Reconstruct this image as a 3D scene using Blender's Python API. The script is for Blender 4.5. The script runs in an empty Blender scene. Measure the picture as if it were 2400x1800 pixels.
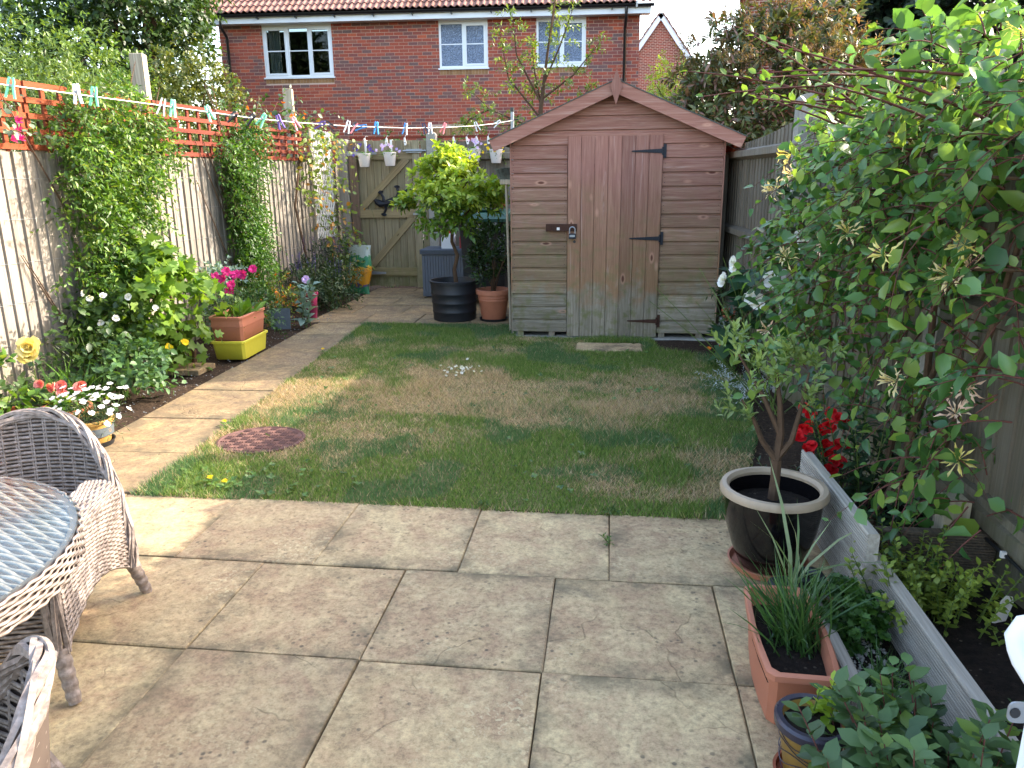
import bpy, math, random
import numpy as np
from mathutils import Vector, Matrix
random.seed(11); rng = np.random.default_rng(11)
S = bpy.context.scene; COL = S.collection
R = math.radians
# ---------------------------------------------------------------- camera
CAMP = np.array([0., 0., 1.53])
def cam_setup():
    yaw, pit, rol = R(7.25), R(15.1), R(0.6175)
    cy, sy, cp, sp = math.cos(yaw), math.sin(yaw), math.cos(pit), math.sin(pit)
    fwd = np.array([-sy*cp, cy*cp, -sp]); right = np.array([cy, sy, 0.]); down = np.cross(fwd, right)
    c, s = math.cos(rol), math.sin(rol)
    r2 = c*right+s*down; d2 = -s*right+c*down
    cd = bpy.data.cameras.new('camera'); co = bpy.data.objects.new('camera', cd); COL.objects.link(co)
    cd.sensor_width = 36; cd.lens = 27.0; cd.clip_start = .05; cd.clip_end = 600
    m = Matrix.Identity(4)
    for i in range(3):
        m[i][0] = r2[i]; m[i][1] = -d2[i]; m[i][2] = -fwd[i]; m[i][3] = CAMP[i]
    co.matrix_world = m; S.camera = co
    return fwd
FWD = cam_setup()
# ---------------------------------------------------------------- light
SUN_EL, SUN_AZ = R(27), R(27)        # azimuth measured from +X towards +Y
sdir = Vector((math.cos(SUN_EL)*math.cos(SUN_AZ), math.cos(SUN_EL)*math.sin(SUN_AZ), math.sin(SUN_EL)))
W = bpy.data.worlds.new('World'); S.world = W; W.use_nodes = True
nt = W.node_tree; nt.nodes.clear()
sky = nt.nodes.new('ShaderNodeTexSky'); sky.sky_type = 'NISHITA'; sky.sun_disc = False
sky.sun_elevation = SUN_EL; sky.sun_rotation = math.atan2(sdir.x, sdir.y)
sky.air_density = 1.0; sky.dust_density = 2.5; sky.ozone_density = .5; sky.altitude = 0
bg = nt.nodes.new('ShaderNodeBackground'); bg.inputs[1].default_value = .15
wo = nt.nodes.new('ShaderNodeOutputWorld'); nt.links.new(sky.outputs[0], bg.inputs[0]); nt.links.new(bg.outputs[0], wo.inputs[0])
sl = bpy.data.lights.new('sun', 'SUN'); sl.energy = 2.0; sl.angle = R(.55); sl.color = (1., .94, .84)
so = bpy.data.objects.new('sun', sl); COL.objects.link(so); so.rotation_euler = sdir.to_track_quat('Z', 'Y').to_euler()
so.location = (20, 10, 15)
vs = S.view_settings; vs.view_transform = 'Standard'; vs.look = 'None'; vs.gamma = 1; vs.exposure = 2.78
vs.use_white_balance = True; vs.white_balance_temperature = 6850; vs.white_balance_tint = 12
S.render.engine = 'CYCLES'
cyc = S.cycles; cyc.max_bounces = 8; cyc.diffuse_bounces = 4; cyc.transmission_bounces = 6; cyc.transparent_max_bounces = 8
cyc.sample_clamp_indirect = 6; cyc.use_denoising = True
# ---------------------------------------------------------------- node helpers
def c(r, g, b):
    f = lambda u: (u/255/12.92) if u <= 10.3 else ((u/255+.055)/1.055)**2.4
    return (f(r), f(g), f(b), 1)
class T:
    def __init__(s, name):
        s.m = bpy.data.materials.new(name); s.m.use_nodes = True; s.t = s.m.node_tree; s.t.nodes.clear()
    def n(s, typ, ins=None, **kw):
        nd = s.t.nodes.new('ShaderNode'+typ)
        for k, v in kw.items(): setattr(nd, k, v)
        for k, v in (ins or {}).items():
            if isinstance(v, bpy.types.NodeSocket): s.t.links.new(v, nd.inputs[k])
            else: nd.inputs[k].default_value = v
        return nd
    def obj(s, off=True):
        v = s.n('TexCoord').outputs['Object']
        if not off: return v
        r = s.n('ObjectInfo').outputs['Random']
        r = s.math('MULTIPLY', r, 37.)
        return s.n('VectorMath', {0: v, 1: s.n('CombineXYZ', {0: r, 1: r, 2: r}).outputs[0]}).outputs[0]
    def pos(s): return s.n('NewGeometry').outputs['Position']
    def xyz(s, v): return s.n('SeparateXYZ', {0: v}).outputs
    def scl(s, v, sc): return s.n('Mapping', {0: v, 3: sc}).outputs[0]
    def noise(s, v, scale, detail=5., rough=.55, dist=0.): return s.n('TexNoise', {'Vector': v, 'Scale': scale, 'Detail': detail, 'Roughness': rough, 'Distortion': dist}).outputs[0]
    def vor(s, v, scale, feat='F1', out=0, rnd=1.): return s.n('TexVoronoi', {'Vector': v, 'Scale': scale, 'Randomness': rnd}, feature=feat).outputs[out]
    def ramp(s, f, st):
        nd = s.n('ValToRGB', {0: f}); e = nd.color_ramp.elements
        while len(e) < len(st): e.new(.5)
        for i, (p, col) in enumerate(st):
            e[i].position = p; e[i].color = col if isinstance(col, tuple) else (col, col, col, 1)
        return nd.outputs[0]
    def mix(s, f, a, b, mode='MIX'): return s.n('MixRGB', {0: f, 1: a, 2: b}, blend_type=mode).outputs[0]
    def math(s, op, a, b=0., cl=False): return s.n('Math', {0: a, 1: b}, operation=op, use_clamp=cl).outputs[0]
    def rnd(s):
        a = s.n('NewGeometry').outputs['Random Per Island']; b = s.n('ObjectInfo').outputs['Random']
        return s.math('FRACT', s.math('ADD', a, b))
    def bump(s, h, st=.3, d=.01, nrm=None):
        i = {'Height': h, 'Strength': st, 'Distance': d}
        if nrm: i['Normal'] = nrm
        return s.n('Bump', i).outputs[0]
    def out(s, col, rough=.7, nrm=None, spec=.4, metal=0., **kw):
        i = {'Base Color': col, 'Roughness': rough, 'Specular IOR Level': spec, 'Metallic': metal}
        if nrm: i['Normal'] = nrm
        i.update(kw)
        b = s.n('BsdfPrincipled', i)
        s.n('OutputMaterial', {0: b.outputs[0]})
        return s.m
MATS = {}
def plain(name, col, rough=.5, spec=.4, metal=0., var=.12, nsc=25., bump=.08, bd=.004, **kw):
    """single colour with mottling, faint relief"""
    t = T(name); v = t.obj()
    f = t.noise(v, nsc, 4); g = t.noise(v, nsc*.17, 3)
    f2 = t.math('ADD', t.math('MULTIPLY', f, .5), t.math('MULTIPLY', g, .5))
    k = t.ramp(f2, [(.25, 1-var*2), (.75, 1+var*.5)])
    col2 = t.mix(1., col, k, 'MULTIPLY')
    return t.out(col2, t.math('ADD', rough-.08, t.math('MULTIPLY', f, .16)), t.bump(f, bump, bd), spec, metal, **kw)
def wood(name, c1, c2, c3, axis=2, rough=.8, grain=60., objvar=.35, knots=True, green=None, spec=.25):
    """weathered timber: c1/c2 grain colours, c3 patches, per-object value shift, grain along local axis"""
    t = T(name); v = t.obj()
    st = [1., 1., 1.]; st[axis] = .035
    g = t.noise(t.scl(v, tuple(st)), grain, 6, .65, .6)
    g2 = t.noise(t.scl(v, tuple(st)), grain*.25, 4, .6, 1.)
    big = t.noise(v, 2.2, 4)
    col = t.ramp(g, [(.3, c1), (.68, c2)])
    col = t.mix(t.ramp(big, [(.42, 0.), (.7, .8)]), col, c3)
    col = t.mix(t.ramp(g2, [(.3, .35), (.45, 0.)]), col, (c1[0]*.45, c1[1]*.45, c1[2]*.45, 1))
    if knots:
        st2 = [7., 7., 7.]; st2[axis] = 2.2
        d = t.vor(t.scl(v, tuple(st2)), 1.)
        col = t.mix(t.ramp(d, [(.045, .8), (.085, 0.)]), col, (c1[0]*.35, c1[1]*.3, c1[2]*.27, 1))
    r = t.n('ObjectInfo').outputs['Random']
    col = t.mix(1., col, t.ramp(r, [(0, 1-objvar), (1, 1+objvar*.3)]), 'MULTIPLY')
    if green:
        z = t.xyz(t.pos())[2]
        m = t.math('MULTIPLY', t.ramp(t.math('ADD', z, t.math('MULTIPLY', big, .5)), [(.25, .85), (.8, .12)]), t.ramp(t.noise(v, 14., 4), [(.35, .3), (.65, 1.)]))
        col = t.mix(m, col, green)
    h = t.math('ADD', g, t.math('MULTIPLY', g2, .7))
    return t.out(col, rough, t.bump(h, .45, .004), spec)
def leafm(name, dark, light, tr=.35, rough=.42, spec=.45, extra=None, exf=.06):
    t = T(name); r = t.rnd()
    st = [(0., dark), (1., light)]
    if extra: st = [(0., dark), (1-exf-.02, light), (1-exf, extra)]
    col = t.ramp(r, st)
    col = t.mix(1., col, t.ramp(t.noise(t.pos(), 3.5, 2), [(.3, .72), (.7, 1.15)]), 'MULTIPLY')
    p = t.n('BsdfPrincipled', {'Base Color': col, 'Roughness': rough, 'Specular IOR Level': spec})
    tc = t.mix(1., col, (1.55, 1.45, .6, 1), 'MULTIPLY')
    tl = t.n('BsdfTranslucent', {0: tc})
    mx = t.n('MixShader', {0: tr, 1: p.outputs[0], 2: tl.outputs[0]})
    t.n('OutputMaterial', {0: mx.outputs[0]})
    return t.m
# ---------------------------------------------------------------- object helpers
WM = {}
def link(o, parent=None, mw=None):
    COL.objects.link(o)
    if mw is not None: o.matrix_basis = mw
    if parent is not None:
        o.parent = parent; o.matrix_parent_inverse = WM[parent].inverted()
    WM[o] = o.matrix_basis.copy()
    return o
def tag(o, label=None, cat=None, group=None, kind=None):
    if label: o['label'] = label
    if cat: o['category'] = cat
    if group: o['group'] = group
    if kind: o['kind'] = kind
    return o
def thing(name, label, cat, loc=(0, 0, 0), group=None):
    o = bpy.data.objects.new(name, None); o.empty_display_size = .05
    link(o, None, Matrix.Translation(Vector(loc)))
    return tag(o, label, cat, group)
class MB:
    def __init__(s): s.v = []; s.f = []
    def add(s, vs, fs, M=None):
        b = len(s.v)
        if M is not None: vs = [tuple(M @ Vector(p)) for p in vs]
        s.v += [tuple(p) for p in vs]; s.f += [tuple(i+b for i in f) for f in fs]
        return s
    def box(s, x0, x1, y0, y1, z0, z1, M=None):
        return s.add([(x0,y0,z0),(x1,y0,z0),(x1,y1,z0),(x0,y1,z0),(x0,y0,z1),(x1,y0,z1),(x1,y1,z1),(x0,y1,z1)],
            [(0,3,2,1),(4,5,6,7),(0,1,5,4),(1,2,6,5),(2,3,7,6),(3,0,4,7)], M)
    def cbox(s, x0, x1, y0, y1, z0, z1, k=.004, M=None):
        """box with chamfered upper edges"""
        return s.add([(x0,y0,z0),(x1,y0,z0),(x1,y1,z0),(x0,y1,z0),(x0,y0,z1-k),(x1,y0,z1-k),(x1,y1,z1-k),(x0,y1,z1-k),
            (x0+k,y0+k,z1),(x1-k,y0+k,z1),(x1-k,y1-k,z1),(x0+k,y1-k,z1)],
            [(0,3,2,1),(0,1,5,4),(1,2,6,5),(2,3,7,6),(3,0,4,7),(4,5,9,8),(5,6,10,9),(6,7,11,10),(7,4,8,11),(8,9,10,11)], M)
    def prism(s, poly, a, b, ax=0, M=None):
        """extrude a 2-D polygon along axis ax from a to b"""
        n = len(poly); o = []
        for t in (a, b):
            for p in poly:
                q = list(p); q.insert(ax, t); o.append(tuple(q))
        fs = [tuple(range(n))[::-1], tuple(range(n, 2*n))] + [(i, (i+1) % n, n+(i+1) % n, n+i) for i in range(n)]
        return s.add(o, fs, M)
    def tube(s, pts, r, k=6, M=None, cap=True):
        pts = [Vector(p) for p in pts]; n = len(pts)
        rs = r if isinstance(r, (list, tuple, np.ndarray)) else [r]*n
        vs = []; fs = []; N = None
        for i, p in enumerate(pts):
            t = (pts[min(i+1, n-1)]-pts[max(i-1, 0)]).normalized()
            if N is None: N = t.orthogonal().normalized()
            else: N = (N-t*N.dot(t)).normalized()
            B = t.cross(N)
            for j in range(k):
                a = 2*math.pi*j/k; vs.append(p+(N*math.cos(a)+B*math.sin(a))*rs[i])
        for i in range(n-1):
            for j in range(k): fs.append((i*k+j, i*k+(j+1) % k, (i+1)*k+(j+1) % k, (i+1)*k+j))
        if cap: fs += [tuple(range(k))[::-1], tuple(range((n-1)*k, n*k))]
        return s.add(vs, fs, M)
    def lathe(s, prof, k=32, M=None, cx=0, cy=0):
        vs = []; fs = []; n = len(prof)
        for (r, z) in prof:
            for j in range(k):
                a = 2*math.pi*j/k; vs.append((cx+r*math.cos(a), cy+r*math.sin(a), z))
        for i in range(n-1):
            for j in range(k): fs.append((i*k+j, i*k+(j+1) % k, (i+1)*k+(j+1) % k, (i+1)*k+j))
        if prof[0][0] > 1e-6 and prof[-1][0] > 1e-6:
            for j in range(k): fs.append(((n-1)*k+j, (n-1)*k+(j+1) % k, (j+1) % k, j))
        return s.add(vs, fs, M)
    def mesh(s, name):
        me = bpy.data.meshes.new(name); me.from_pydata(s.v, [], s.f); me.update(); return me
    def build(s, name, mat, parent=None, smooth=False, mw=None, kind=None):
        me = s.mesh(name); me.materials.append(mat)
        if smooth: shade(me)
        o = link(bpy.data.objects.new(name, me), parent, mw)
        if kind: o['kind'] = kind
        return o
def shade(me, ang=40):
    me.polygons.foreach_set('use_smooth', np.ones(len(me.polygons), bool))
    try: me.set_sharp_from_angle(angle=R(ang))
    except Exception: pass
def inst(name, me, parent, mw):
    return link(bpy.data.objects.new(name, me), parent, mw)
def fast_mesh(name, V, F, mat, smooth=False, cols=None):
    """numpy verts (n,3) and faces (m,k) -> mesh"""
    me = bpy.data.meshes.new(name); n, k = len(F), F.shape[1]
    me.vertices.add(len(V)); me.vertices.foreach_set('co', V.astype(np.float32).ravel())
    me.loops.add(n*k); me.loops.foreach_set('vertex_index', F.astype(np.int32).ravel())
    me.polygons.add(n); me.polygons.foreach_set('loop_start', np.arange(0, n*k, k, dtype=np.int32))
    me.update(calc_edges=True)
    if cols is not None:
        a = me.color_attributes.new('col', 'FLOAT_COLOR', 'POINT'); a.data.foreach_set('color', cols.astype(np.float32).ravel())
    if smooth: me.polygons.foreach_set('use_smooth', np.ones(n, bool))
    me.materials.append(mat); return me
def fast(name, V, F, mat, parent=None, kind=None, smooth=False, cols=None):
    o = link(bpy.data.objects.new(name, fast_mesh(name, V, F, mat, smooth, cols)), parent)
    if kind: o['kind'] = kind
    return o
def nrm(a): return a/np.maximum(np.linalg.norm(a, axis=-1, keepdims=True), 1e-9)
# ---------------------------------------------------------------- foliage helpers
def tm_oval(w=.28, fold=.06, droop=.12):
    V = np.array([(0,0,0),(-w*.85,.32,fold),(0,.32,.02),(w*.85,.32,fold),(-w*.8,.66,fold-droop*.4),(0,.66,-droop*.4),(w*.8,.66,fold-droop*.4),(0,1,-droop)])
    return V, np.array([(0,2,1),(0,3,2),(1,2,4),(2,5,4),(2,3,5),(3,6,5),(4,5,7),(5,6,7)])
def tm_dia(w=.25, fold=.05):
    return np.array([(0,0,0),(-w,.45,fold),(0,1,-.06),(w,.45,fold)]), np.array([(0,2,1),(0,3,2)])
def tm_lobe(w=.55):
    a = [(0,0),(-.30,-.08),(-.62,.12),(-.38,.34),(-.60,.66),(-.22,.66),(0,1.0),(.22,.66),(.60,.66),(.38,.34),(.62,.12),(.30,-.08)]
    V = [(0,.35,0)]+[(x*w/.55, y, .10*abs(x)-.12*y*y) for x, y in a]
    return np.array(V), np.array([(0, i, i % 12+1) for i in range(1, 13)])
def tm_petal(w=.4, cup=.18):
    V = np.array([(0,0,0),(-w*.8,.5,cup*.5),(w*.8,.5,cup*.5),(-w*.75,.9,cup),(w*.75,.9,cup),(0,1.,cup*.8)])
    return V, np.array([(0,2,1),(1,2,4),(1,4,3),(3,4,5)])
def tm_blade(w=.03, bend=.25):
    V = []
    for t in (0, .35, .7): V += [(-w*(1-t*.5), t, -bend*t*t), (w*(1-t*.5), t, -bend*t*t)]
    V.append((0, 1, -bend)); return np.array(V), np.array([(0,1,2),(1,3,2),(2,3,4),(3,5,4),(4,5,6)])
OVAL, DIA, LOBE, PETAL, BLADE = tm_oval(), tm_dia(), tm_lobe(), tm_petal(), tm_blade()
def frame(P, D, U):
    D = nrm(D); X = nrm(np.cross(D, U)); Z = np.cross(X, D); return D, X, Z
def foliage(name, parent, mat, tm, arr, indiv=0, iname='leaf', kind='stuff'):
    P, D, U, s = arr; V, F = tm; D, X, Z = frame(P, D, U)
    idx = np.arange(len(P))
    if indiv:
        rel = P-CAMP; dep = rel @ FWD
        key = np.where(dep > .3, s/np.maximum(dep, .3), 0); order = np.argsort(-key)
        me = fast_mesh(iname, V, F, mat)
        for i in order[:indiv]:
            m = Matrix(((X[i,0]*s[i], D[i,0]*s[i], Z[i,0]*s[i], P[i,0]), (X[i,1]*s[i], D[i,1]*s[i], Z[i,1]*s[i], P[i,1]),
                        (X[i,2]*s[i], D[i,2]*s[i], Z[i,2]*s[i], P[i,2]), (0, 0, 0, 1)))
            inst(iname, me, parent, m)
        idx = order[indiv:]
        if len(idx) == 0: return
    P, D, X, Z, s = P[idx], D[idx], X[idx], Z[idx], s[idx]
    vv = P[:, None]+s[:, None, None]*(V[None, :, 0:1]*X[:, None]+V[None, :, 1:2]*D[:, None]+V[None, :, 2:3]*Z[:, None])
    ff = F[None]+(np.arange(len(P))*len(V))[:, None, None]
    return fast(name, vv.reshape(-1, 3), ff.reshape(-1, 3), mat, parent, kind)
def cat(*arrs): return tuple(np.concatenate([a[i] for a in arrs]) for i in range(4))
def rnd3(n, s=1.): return rng.normal(0, s, (n, 3))
def shoots(P0, D0, L, k, size, ang=60., sag=.3, opp=True, upb=.6, jit=.2, t0=.12, taper=.3):
    m = len(P0); L = np.broadcast_to(np.asarray(L, float), (m,)); t = np.linspace(t0, 1, k)
    D0 = nrm(D0); P = P0[:, None]+D0[:, None]*(L[:, None]*t)[..., None]
    P[..., 2] -= (sag*L)[:, None]*t**2
    Tn = np.repeat(D0[:, None], k, 1).copy(); Tn[..., 2] -= 2*sag*t; Tn = nrm(Tn)
    ref = np.array([.31, .2, .93]); N = nrm(np.cross(Tn, ref)); B = np.cross(Tn, N)
    i = np.arange(k); ph = ((i//2)*math.pi/2+(i % 2)*math.pi) if opp else i*2.4
    ph = ph[None]+rng.uniform(0, 6.28, (m, 1)); a = (R(ang)*(1-.35*t))[None]
    Ld = np.cos(a)[..., None]*Tn+np.sin(a)[..., None]*(np.cos(ph)[..., None]*N+np.sin(ph)[..., None]*B)
    Ld = Ld+rng.normal(0, jit, Ld.shape); U = Tn*.4+np.array([0, 0, upb])+rng.normal(0, jit, Ld.shape)
    s = size*(1-taper*t)[None]*rng.uniform(.7, 1.2, (m, k))
    return P.reshape(-1, 3), Ld.reshape(-1, 3), U.reshape(-1, 3), s.reshape(-1)
def stems(P0, D0, L, sag, r, seg=4, k=3):
    m = len(P0); L = np.broadcast_to(np.asarray(L, float), (m,)); t = np.linspace(0, 1, seg+1); D0 = nrm(D0)
    P = P0[:, None]+D0[:, None]*(L[:, None]*t)[..., None]; P[..., 2] -= (sag*L)[:, None]*t**2
    N = nrm(np.cross(D0, np.array([.31, .2, .93]))); B = np.cross(D0, N)
    an = 2*math.pi*np.arange(k)/k
    off = np.cos(an)[None, :, None]*N[:, None]+np.sin(an)[None, :, None]*B[:, None]
    rr = (r*(1-.6*t))[None, :, None, None]
    V = P[:, :, None]+off[:, None]*rr
    F = []
    for i in range(seg):
        for j in range(k): F.append((i*k+j, i*k+(j+1) % k, (i+1)*k+(j+1) % k, (i+1)*k+j))
    F = np.array(F)[None]+(np.arange(m)*(seg+1)*k)[:, None, None]
    return V.reshape(-1, 3), F.reshape(-1, 4)
def ell(n, cen, rad, shell=.5, up=.0):
    d = nrm(rnd3(n)); r = rng.uniform(shell**3, 1, n)**(1/3)
    return np.array(cen)+d*r[:, None]*np.array(rad), nrm(d/np.array(rad)+np.array([0, 0, up]))
def clumps(n, cen, rad, nc, cr, shell=.55, up=.2):
    C, _ = ell(nc, cen, rad, shell); k = rng.integers(0, nc, n); d = nrm(rnd3(n))
    P = C[k]+d*cr*rng.uniform(.3, 1, n)[:, None]
    return P, nrm(d+.6*nrm(P-np.array(cen))+np.array([0, 0, up]))
def petals(C, A, r, k, tilt, jit=.1):
    """k petals round each centre C along axis A"""
    n = len(C); A = nrm(A); N = nrm(np.cross(A, np.array([.23, .41, .88]))); B = np.cross(A, N)
    ph = (2*math.pi*np.arange(k)/k)[None]+rng.uniform(0, 6.28, (n, 1))
    rad = np.cos(ph)[..., None]*N[:, None]+np.sin(ph)[..., None]*B[:, None]
    D = math.cos(tilt)*rad+math.sin(tilt)*A[:, None]+rng.normal(0, jit, rad.shape)
    U = np.repeat(A[:, None], k, 1)-rad*math.sin(tilt)
    s = np.broadcast_to(np.asarray(r, float).reshape(-1, 1), (n, k))*rng.uniform(.85, 1.1, (n, k))
    return np.repeat(C[:, None], k, 1).reshape(-1, 3), D.reshape(-1, 3), U.reshape(-1, 3), s.reshape(-1)
def weave(Sf, Nf, rows, ns, amp, hw, ht, rng_u, seg=4):
    """over/under strands: Sf(u,row)->pos ; rows strands with u-range rng_u(row) crossing stakes every 1/ns"""
    VV = []; FF = []; b = 0
    for r in range(rows):
        u0, u1 = rng_u(r)
        if u1-u0 < 1e-3: continue
        n = max(4, int((u1-u0)*ns*seg)); u = np.linspace(u0, u1, n+1)
        P = Sf(u, r); N = Nf(u, r); Tn = nrm(np.gradient(P, axis=0)); B = nrm(np.cross(N, Tn))
        off = amp*np.cos(math.pi*(u*ns+r))[:, None]*N
        q = P+off
        ring = np.stack([q-B*hw, q+N*ht, q+B*hw, q-N*ht], 1)
        VV.append(ring.reshape(-1, 3)); i = np.arange(n)[:, None]
        for j in range(4):
            k = (j+1) % 4
            FF.append(b+np.stack([i[:, 0]*4+j, i[:, 0]*4+k, (i[:, 0]+1)*4+k, (i[:, 0]+1)*4+j], 1))
        b += (n+1)*4
    return np.concatenate(VV), np.concatenate(FF)
# ---------------------------------------------------------------- materials
def slab_mat(name, tones):
    t = T(name); v = t.obj(); vo = t.obj(False)
    big = t.noise(v, 2.6, 5, .6, .9); mid = t.noise(v, 9., 6, .65, .4); fine = t.noise(v, 42., 6, .85)
    col = t.ramp(big, [(.28, tones[0]), (.42, tones[1]), (.54, tones[2]), (.68, tones[3])])
    col = t.mix(t.ramp(mid, [(.42, 0.), (.62, .55)]), col, tones[4])
    col = t.mix(1., col, t.ramp(fine, [(.32, .5), (.5, .98), (.66, 1.3)]), 'MULTIPLY')
    r = t.n('ObjectInfo').outputs['Random']
    col = t.mix(1., col, t.ramp(r, [(0, (.80, .80, .82, 1)), (.5, (1., .96, .92, 1)), (1, (1.1, 1.1, 1.06, 1))]), 'MULTIPLY')
    d = t.vor(v, 30.); dots = t.math('MULTIPLY', t.ramp(d, [(.14, 1.), (.26, 0.)]), t.ramp(t.noise(v, 3.1, 4, .65), [(.45, 0.), (.62, .75)]))
    col = t.mix(dots, col, c(72, 66, 58))
    d2 = t.noise(v, 58., 3, .6, .5); fl = t.math('MULTIPLY', t.ramp(d2, [(.55, 0.), (.63, 1.)]), t.ramp(t.noise(v, 1.7, 4, .7), [(.48, 0.), (.66, .6)]))
    col = t.mix(fl, col, c(206, 190, 148))
    w = t.n('TexNoise', {'Vector': v, 'Scale': 3., 'Detail': 3.}).outputs[1]
    wv = t.n('VectorMath', {0: v, 1: t.n('VectorMath', {0: w, 'Scale': .5}, operation='SCALE').outputs[0]}).outputs[0]
    ed = t.vor(wv, 2.6, 'DISTANCE_TO_EDGE')
    keep = t.ramp(t.noise(v, 3.3, 2), [(.54, 0.), (.62, 1.)])
    line = t.math('MULTIPLY', t.ramp(ed, [(.0, 1.), (.013, 0.)]), keep)
    col = t.mix(t.math('MULTIPLY', line, .28), col, c(90, 78, 62))
    x, y, _ = t.xyz(vo)[:3]
    e = t.math('MAXIMUM', t.math('ABSOLUTE', x), t.math('ABSOLUTE', y))
    gr = t.math('MULTIPLY', t.ramp(e, [(.19, 0.), (.3, .95)]), t.ramp(t.noise(v, 5., 5, .7), [(.44, 0.), (.64, 1.)]))
    col = t.mix(gr, col, c(98, 88, 68))
    cell = t.vor(wv, 2.6, 'F1', 1)
    step = t.xyz(cell)[0]
    h = t.math('ADD', t.math('MULTIPLY', t.math('MULTIPLY', step, keep), .5), t.math('ADD', t.math('MULTIPLY', mid, .55), t.math('MULTIPLY', fine, .22)))
    h = t.math('SUBTRACT', h, t.math('MULTIPLY', line, .35))
    return t.out(col, .82, t.bump(h, .8, .010), .25)
m_slab = slab_mat('riven_paving', [c(130, 116, 92), c(172, 150, 114), c(158, 132, 103), c(182, 160, 121), c(192, 173, 133)])
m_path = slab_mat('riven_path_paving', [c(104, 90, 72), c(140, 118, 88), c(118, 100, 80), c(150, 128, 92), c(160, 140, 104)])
def soil_mat(name, a, b, sp):
    t = T(name); v = t.pos(); f = t.noise(v, 40., 6, .7); g = t.noise(v, 6., 4)
    col = t.ramp(f, [(.3, a), (.7, b)]); d = t.vor(v, 38.)
    ch = t.math('MULTIPLY', t.ramp(d, [(.16, 1.), (.22, 0.)]), t.ramp(t.noise(v, 9., 3), [(.5, 0.), (.62, 1.)]))
    col = t.mix(ch, col, sp)
    return t.out(col, .95, t.bump(t.math('ADD', f, t.math('MULTIPLY', g, 1.5)), .9, .03), .15)
m_soil = soil_mat('garden_soil', c(38, 29, 23), c(78, 62, 48), c(150, 135, 112))
m_soild = soil_mat('damp_soil', c(24, 20, 18), c(52, 43, 36), c(96, 86, 74))
def lawn_base():
    t = T('lawn_thatch'); v = t.pos(); f = t.noise(v, 70., 5, .7); g = t.noise(v, 1.6, 4)
    col = t.ramp(f, [(.3, c(84, 88, 52)), (.7, c(150, 134, 96))])
    return t.out(col, .95, t.bump(f, .8, .02), .1)
m_lawn = lawn_base()
def blade_mat():
    t = T('grass_blades'); a = t.n('Attribute', attribute_name='col').outputs[0]
    p = t.n('BsdfPrincipled', {'Base Color': a, 'Roughness': .55, 'Specular IOR Level': .3})
    tl = t.n('BsdfTranslucent', {0: t.mix(1., a, (1.3, 1.3, .8, 1), 'MULTIPLY')})
    mx = t.n('MixShader', {0: .4, 1: p.outputs[0], 2: tl.outputs[0]}); t.n('OutputMaterial', {0: mx.outputs[0]}); return t.m
m_blade = blade_mat()
def brick_mat(name, st):
    t = T(name); r = t.rnd(); v = t.obj(); f = t.noise(v, 45., 4)
    col = t.mix(1., t.ramp(r, st), t.ramp(f, [(.3, .78), (.7, 1.15)]), 'MULTIPLY')
    return t.out(col, .85, t.bump(f, .5, .004), .2)
m_brick = brick_mat('red_brick', [(0., c(156, 80, 64)), (.25, c(170, 86, 66)), (.5, c(144, 78, 68)), (.7, c(126, 82, 78)), (.85, c(112, 90, 86)), (1., c(186, 96, 68))])
m_sold = brick_mat('buff_brick', [(0., c(140, 104, 72)), (1., c(168, 130, 92))])
m_mortar = plain('mortar', c(212, 184, 166), .9, .1, nsc=40)
def brickwall(name, sc):
    t = T(name); v = t.scl(t.n('TexCoord').outputs['Object'], (1, 1, 1))
    x, y, z = t.xyz(v)[:3]
    vv = t.n('CombineXYZ', {0: t.math('ADD', x, y), 1: z, 2: 0.}).outputs[0]
    b = t.n('TexBrick', {'Vector': vv, 'Color1': c(146, 58, 42), 'Color2': c(108, 54, 46), 'Mortar': c(180, 150, 132), 'Scale': sc, 'Mortar Size': .012, 'Brick Width': .225, 'Row Height': .075, 'Bias': -.1})
    return t.out(b.outputs[0], .85, t.bump(b.outputs[1], -.4, .006), .2)
m_bwall = brickwall('far_brickwork', 1.)
def tile_mat():
    t = T('clay_tile'); v = t.obj(); f = t.noise(v, 30., 5, .7); r = t.rnd()
    col = t.ramp(r, [(0, c(132, 92, 80)), (.5, c(154, 110, 98)), (1, c(142, 104, 94))])
    col = t.mix(t.ramp(f, [(.5, 0.), (.62, .7)]), col, c(118, 106, 90))
    return t.out(col, .9, t.bump(f, .4, .006), .2)
m_tile = tile_mat()
m_upvc = plain('white_plastic_trim', c(226, 230, 234), .35, .5, var=.03, bump=.01)
m_gut = plain('black_gutter_plastic', c(22, 22, 26), .35, .5, var=.1, bump=.02)
def glass_mat(name, tint, gl=.09, rough=.02, bump=None):
    t = T(name)
    fc = t.n('LayerWeight', {'Blend': .5}).outputs['Facing']
    fr = t.math('MULTIPLY', t.math('POWER', fc, 5.), .7)
    g = {'Roughness': rough, 'Color': (1, 1, 1, 1)}
    if bump: g['Normal'] = t.bump(t.vor(t.obj(), bump, 'SMOOTH_F1'), 1., .02)
    gl_ = t.n('BsdfGlossy', g); tr = t.n('BsdfTransparent', {0: tint})
    mx = t.n('MixShader', {0: t.math('ADD', fr, gl, True), 1: tr.outputs[0], 2: gl_.outputs[0]})
    t.n('OutputMaterial', {0: mx.outputs[0]}); return t.m
m_glass = glass_mat('window_glass', (.5, .55, .55, 1), .02)
m_glasst = glass_mat('table_glass', (.95, .99, .97, 1), .015, .1)
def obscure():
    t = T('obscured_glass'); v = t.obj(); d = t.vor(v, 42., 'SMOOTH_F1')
    col = t.ramp(d, [(.2, c(70, 84, 104)), (.6, c(112, 130, 156))])  # blue-grey base colour stands in for sky reflected in the panes
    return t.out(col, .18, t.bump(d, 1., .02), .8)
m_obs = obscure()
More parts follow.
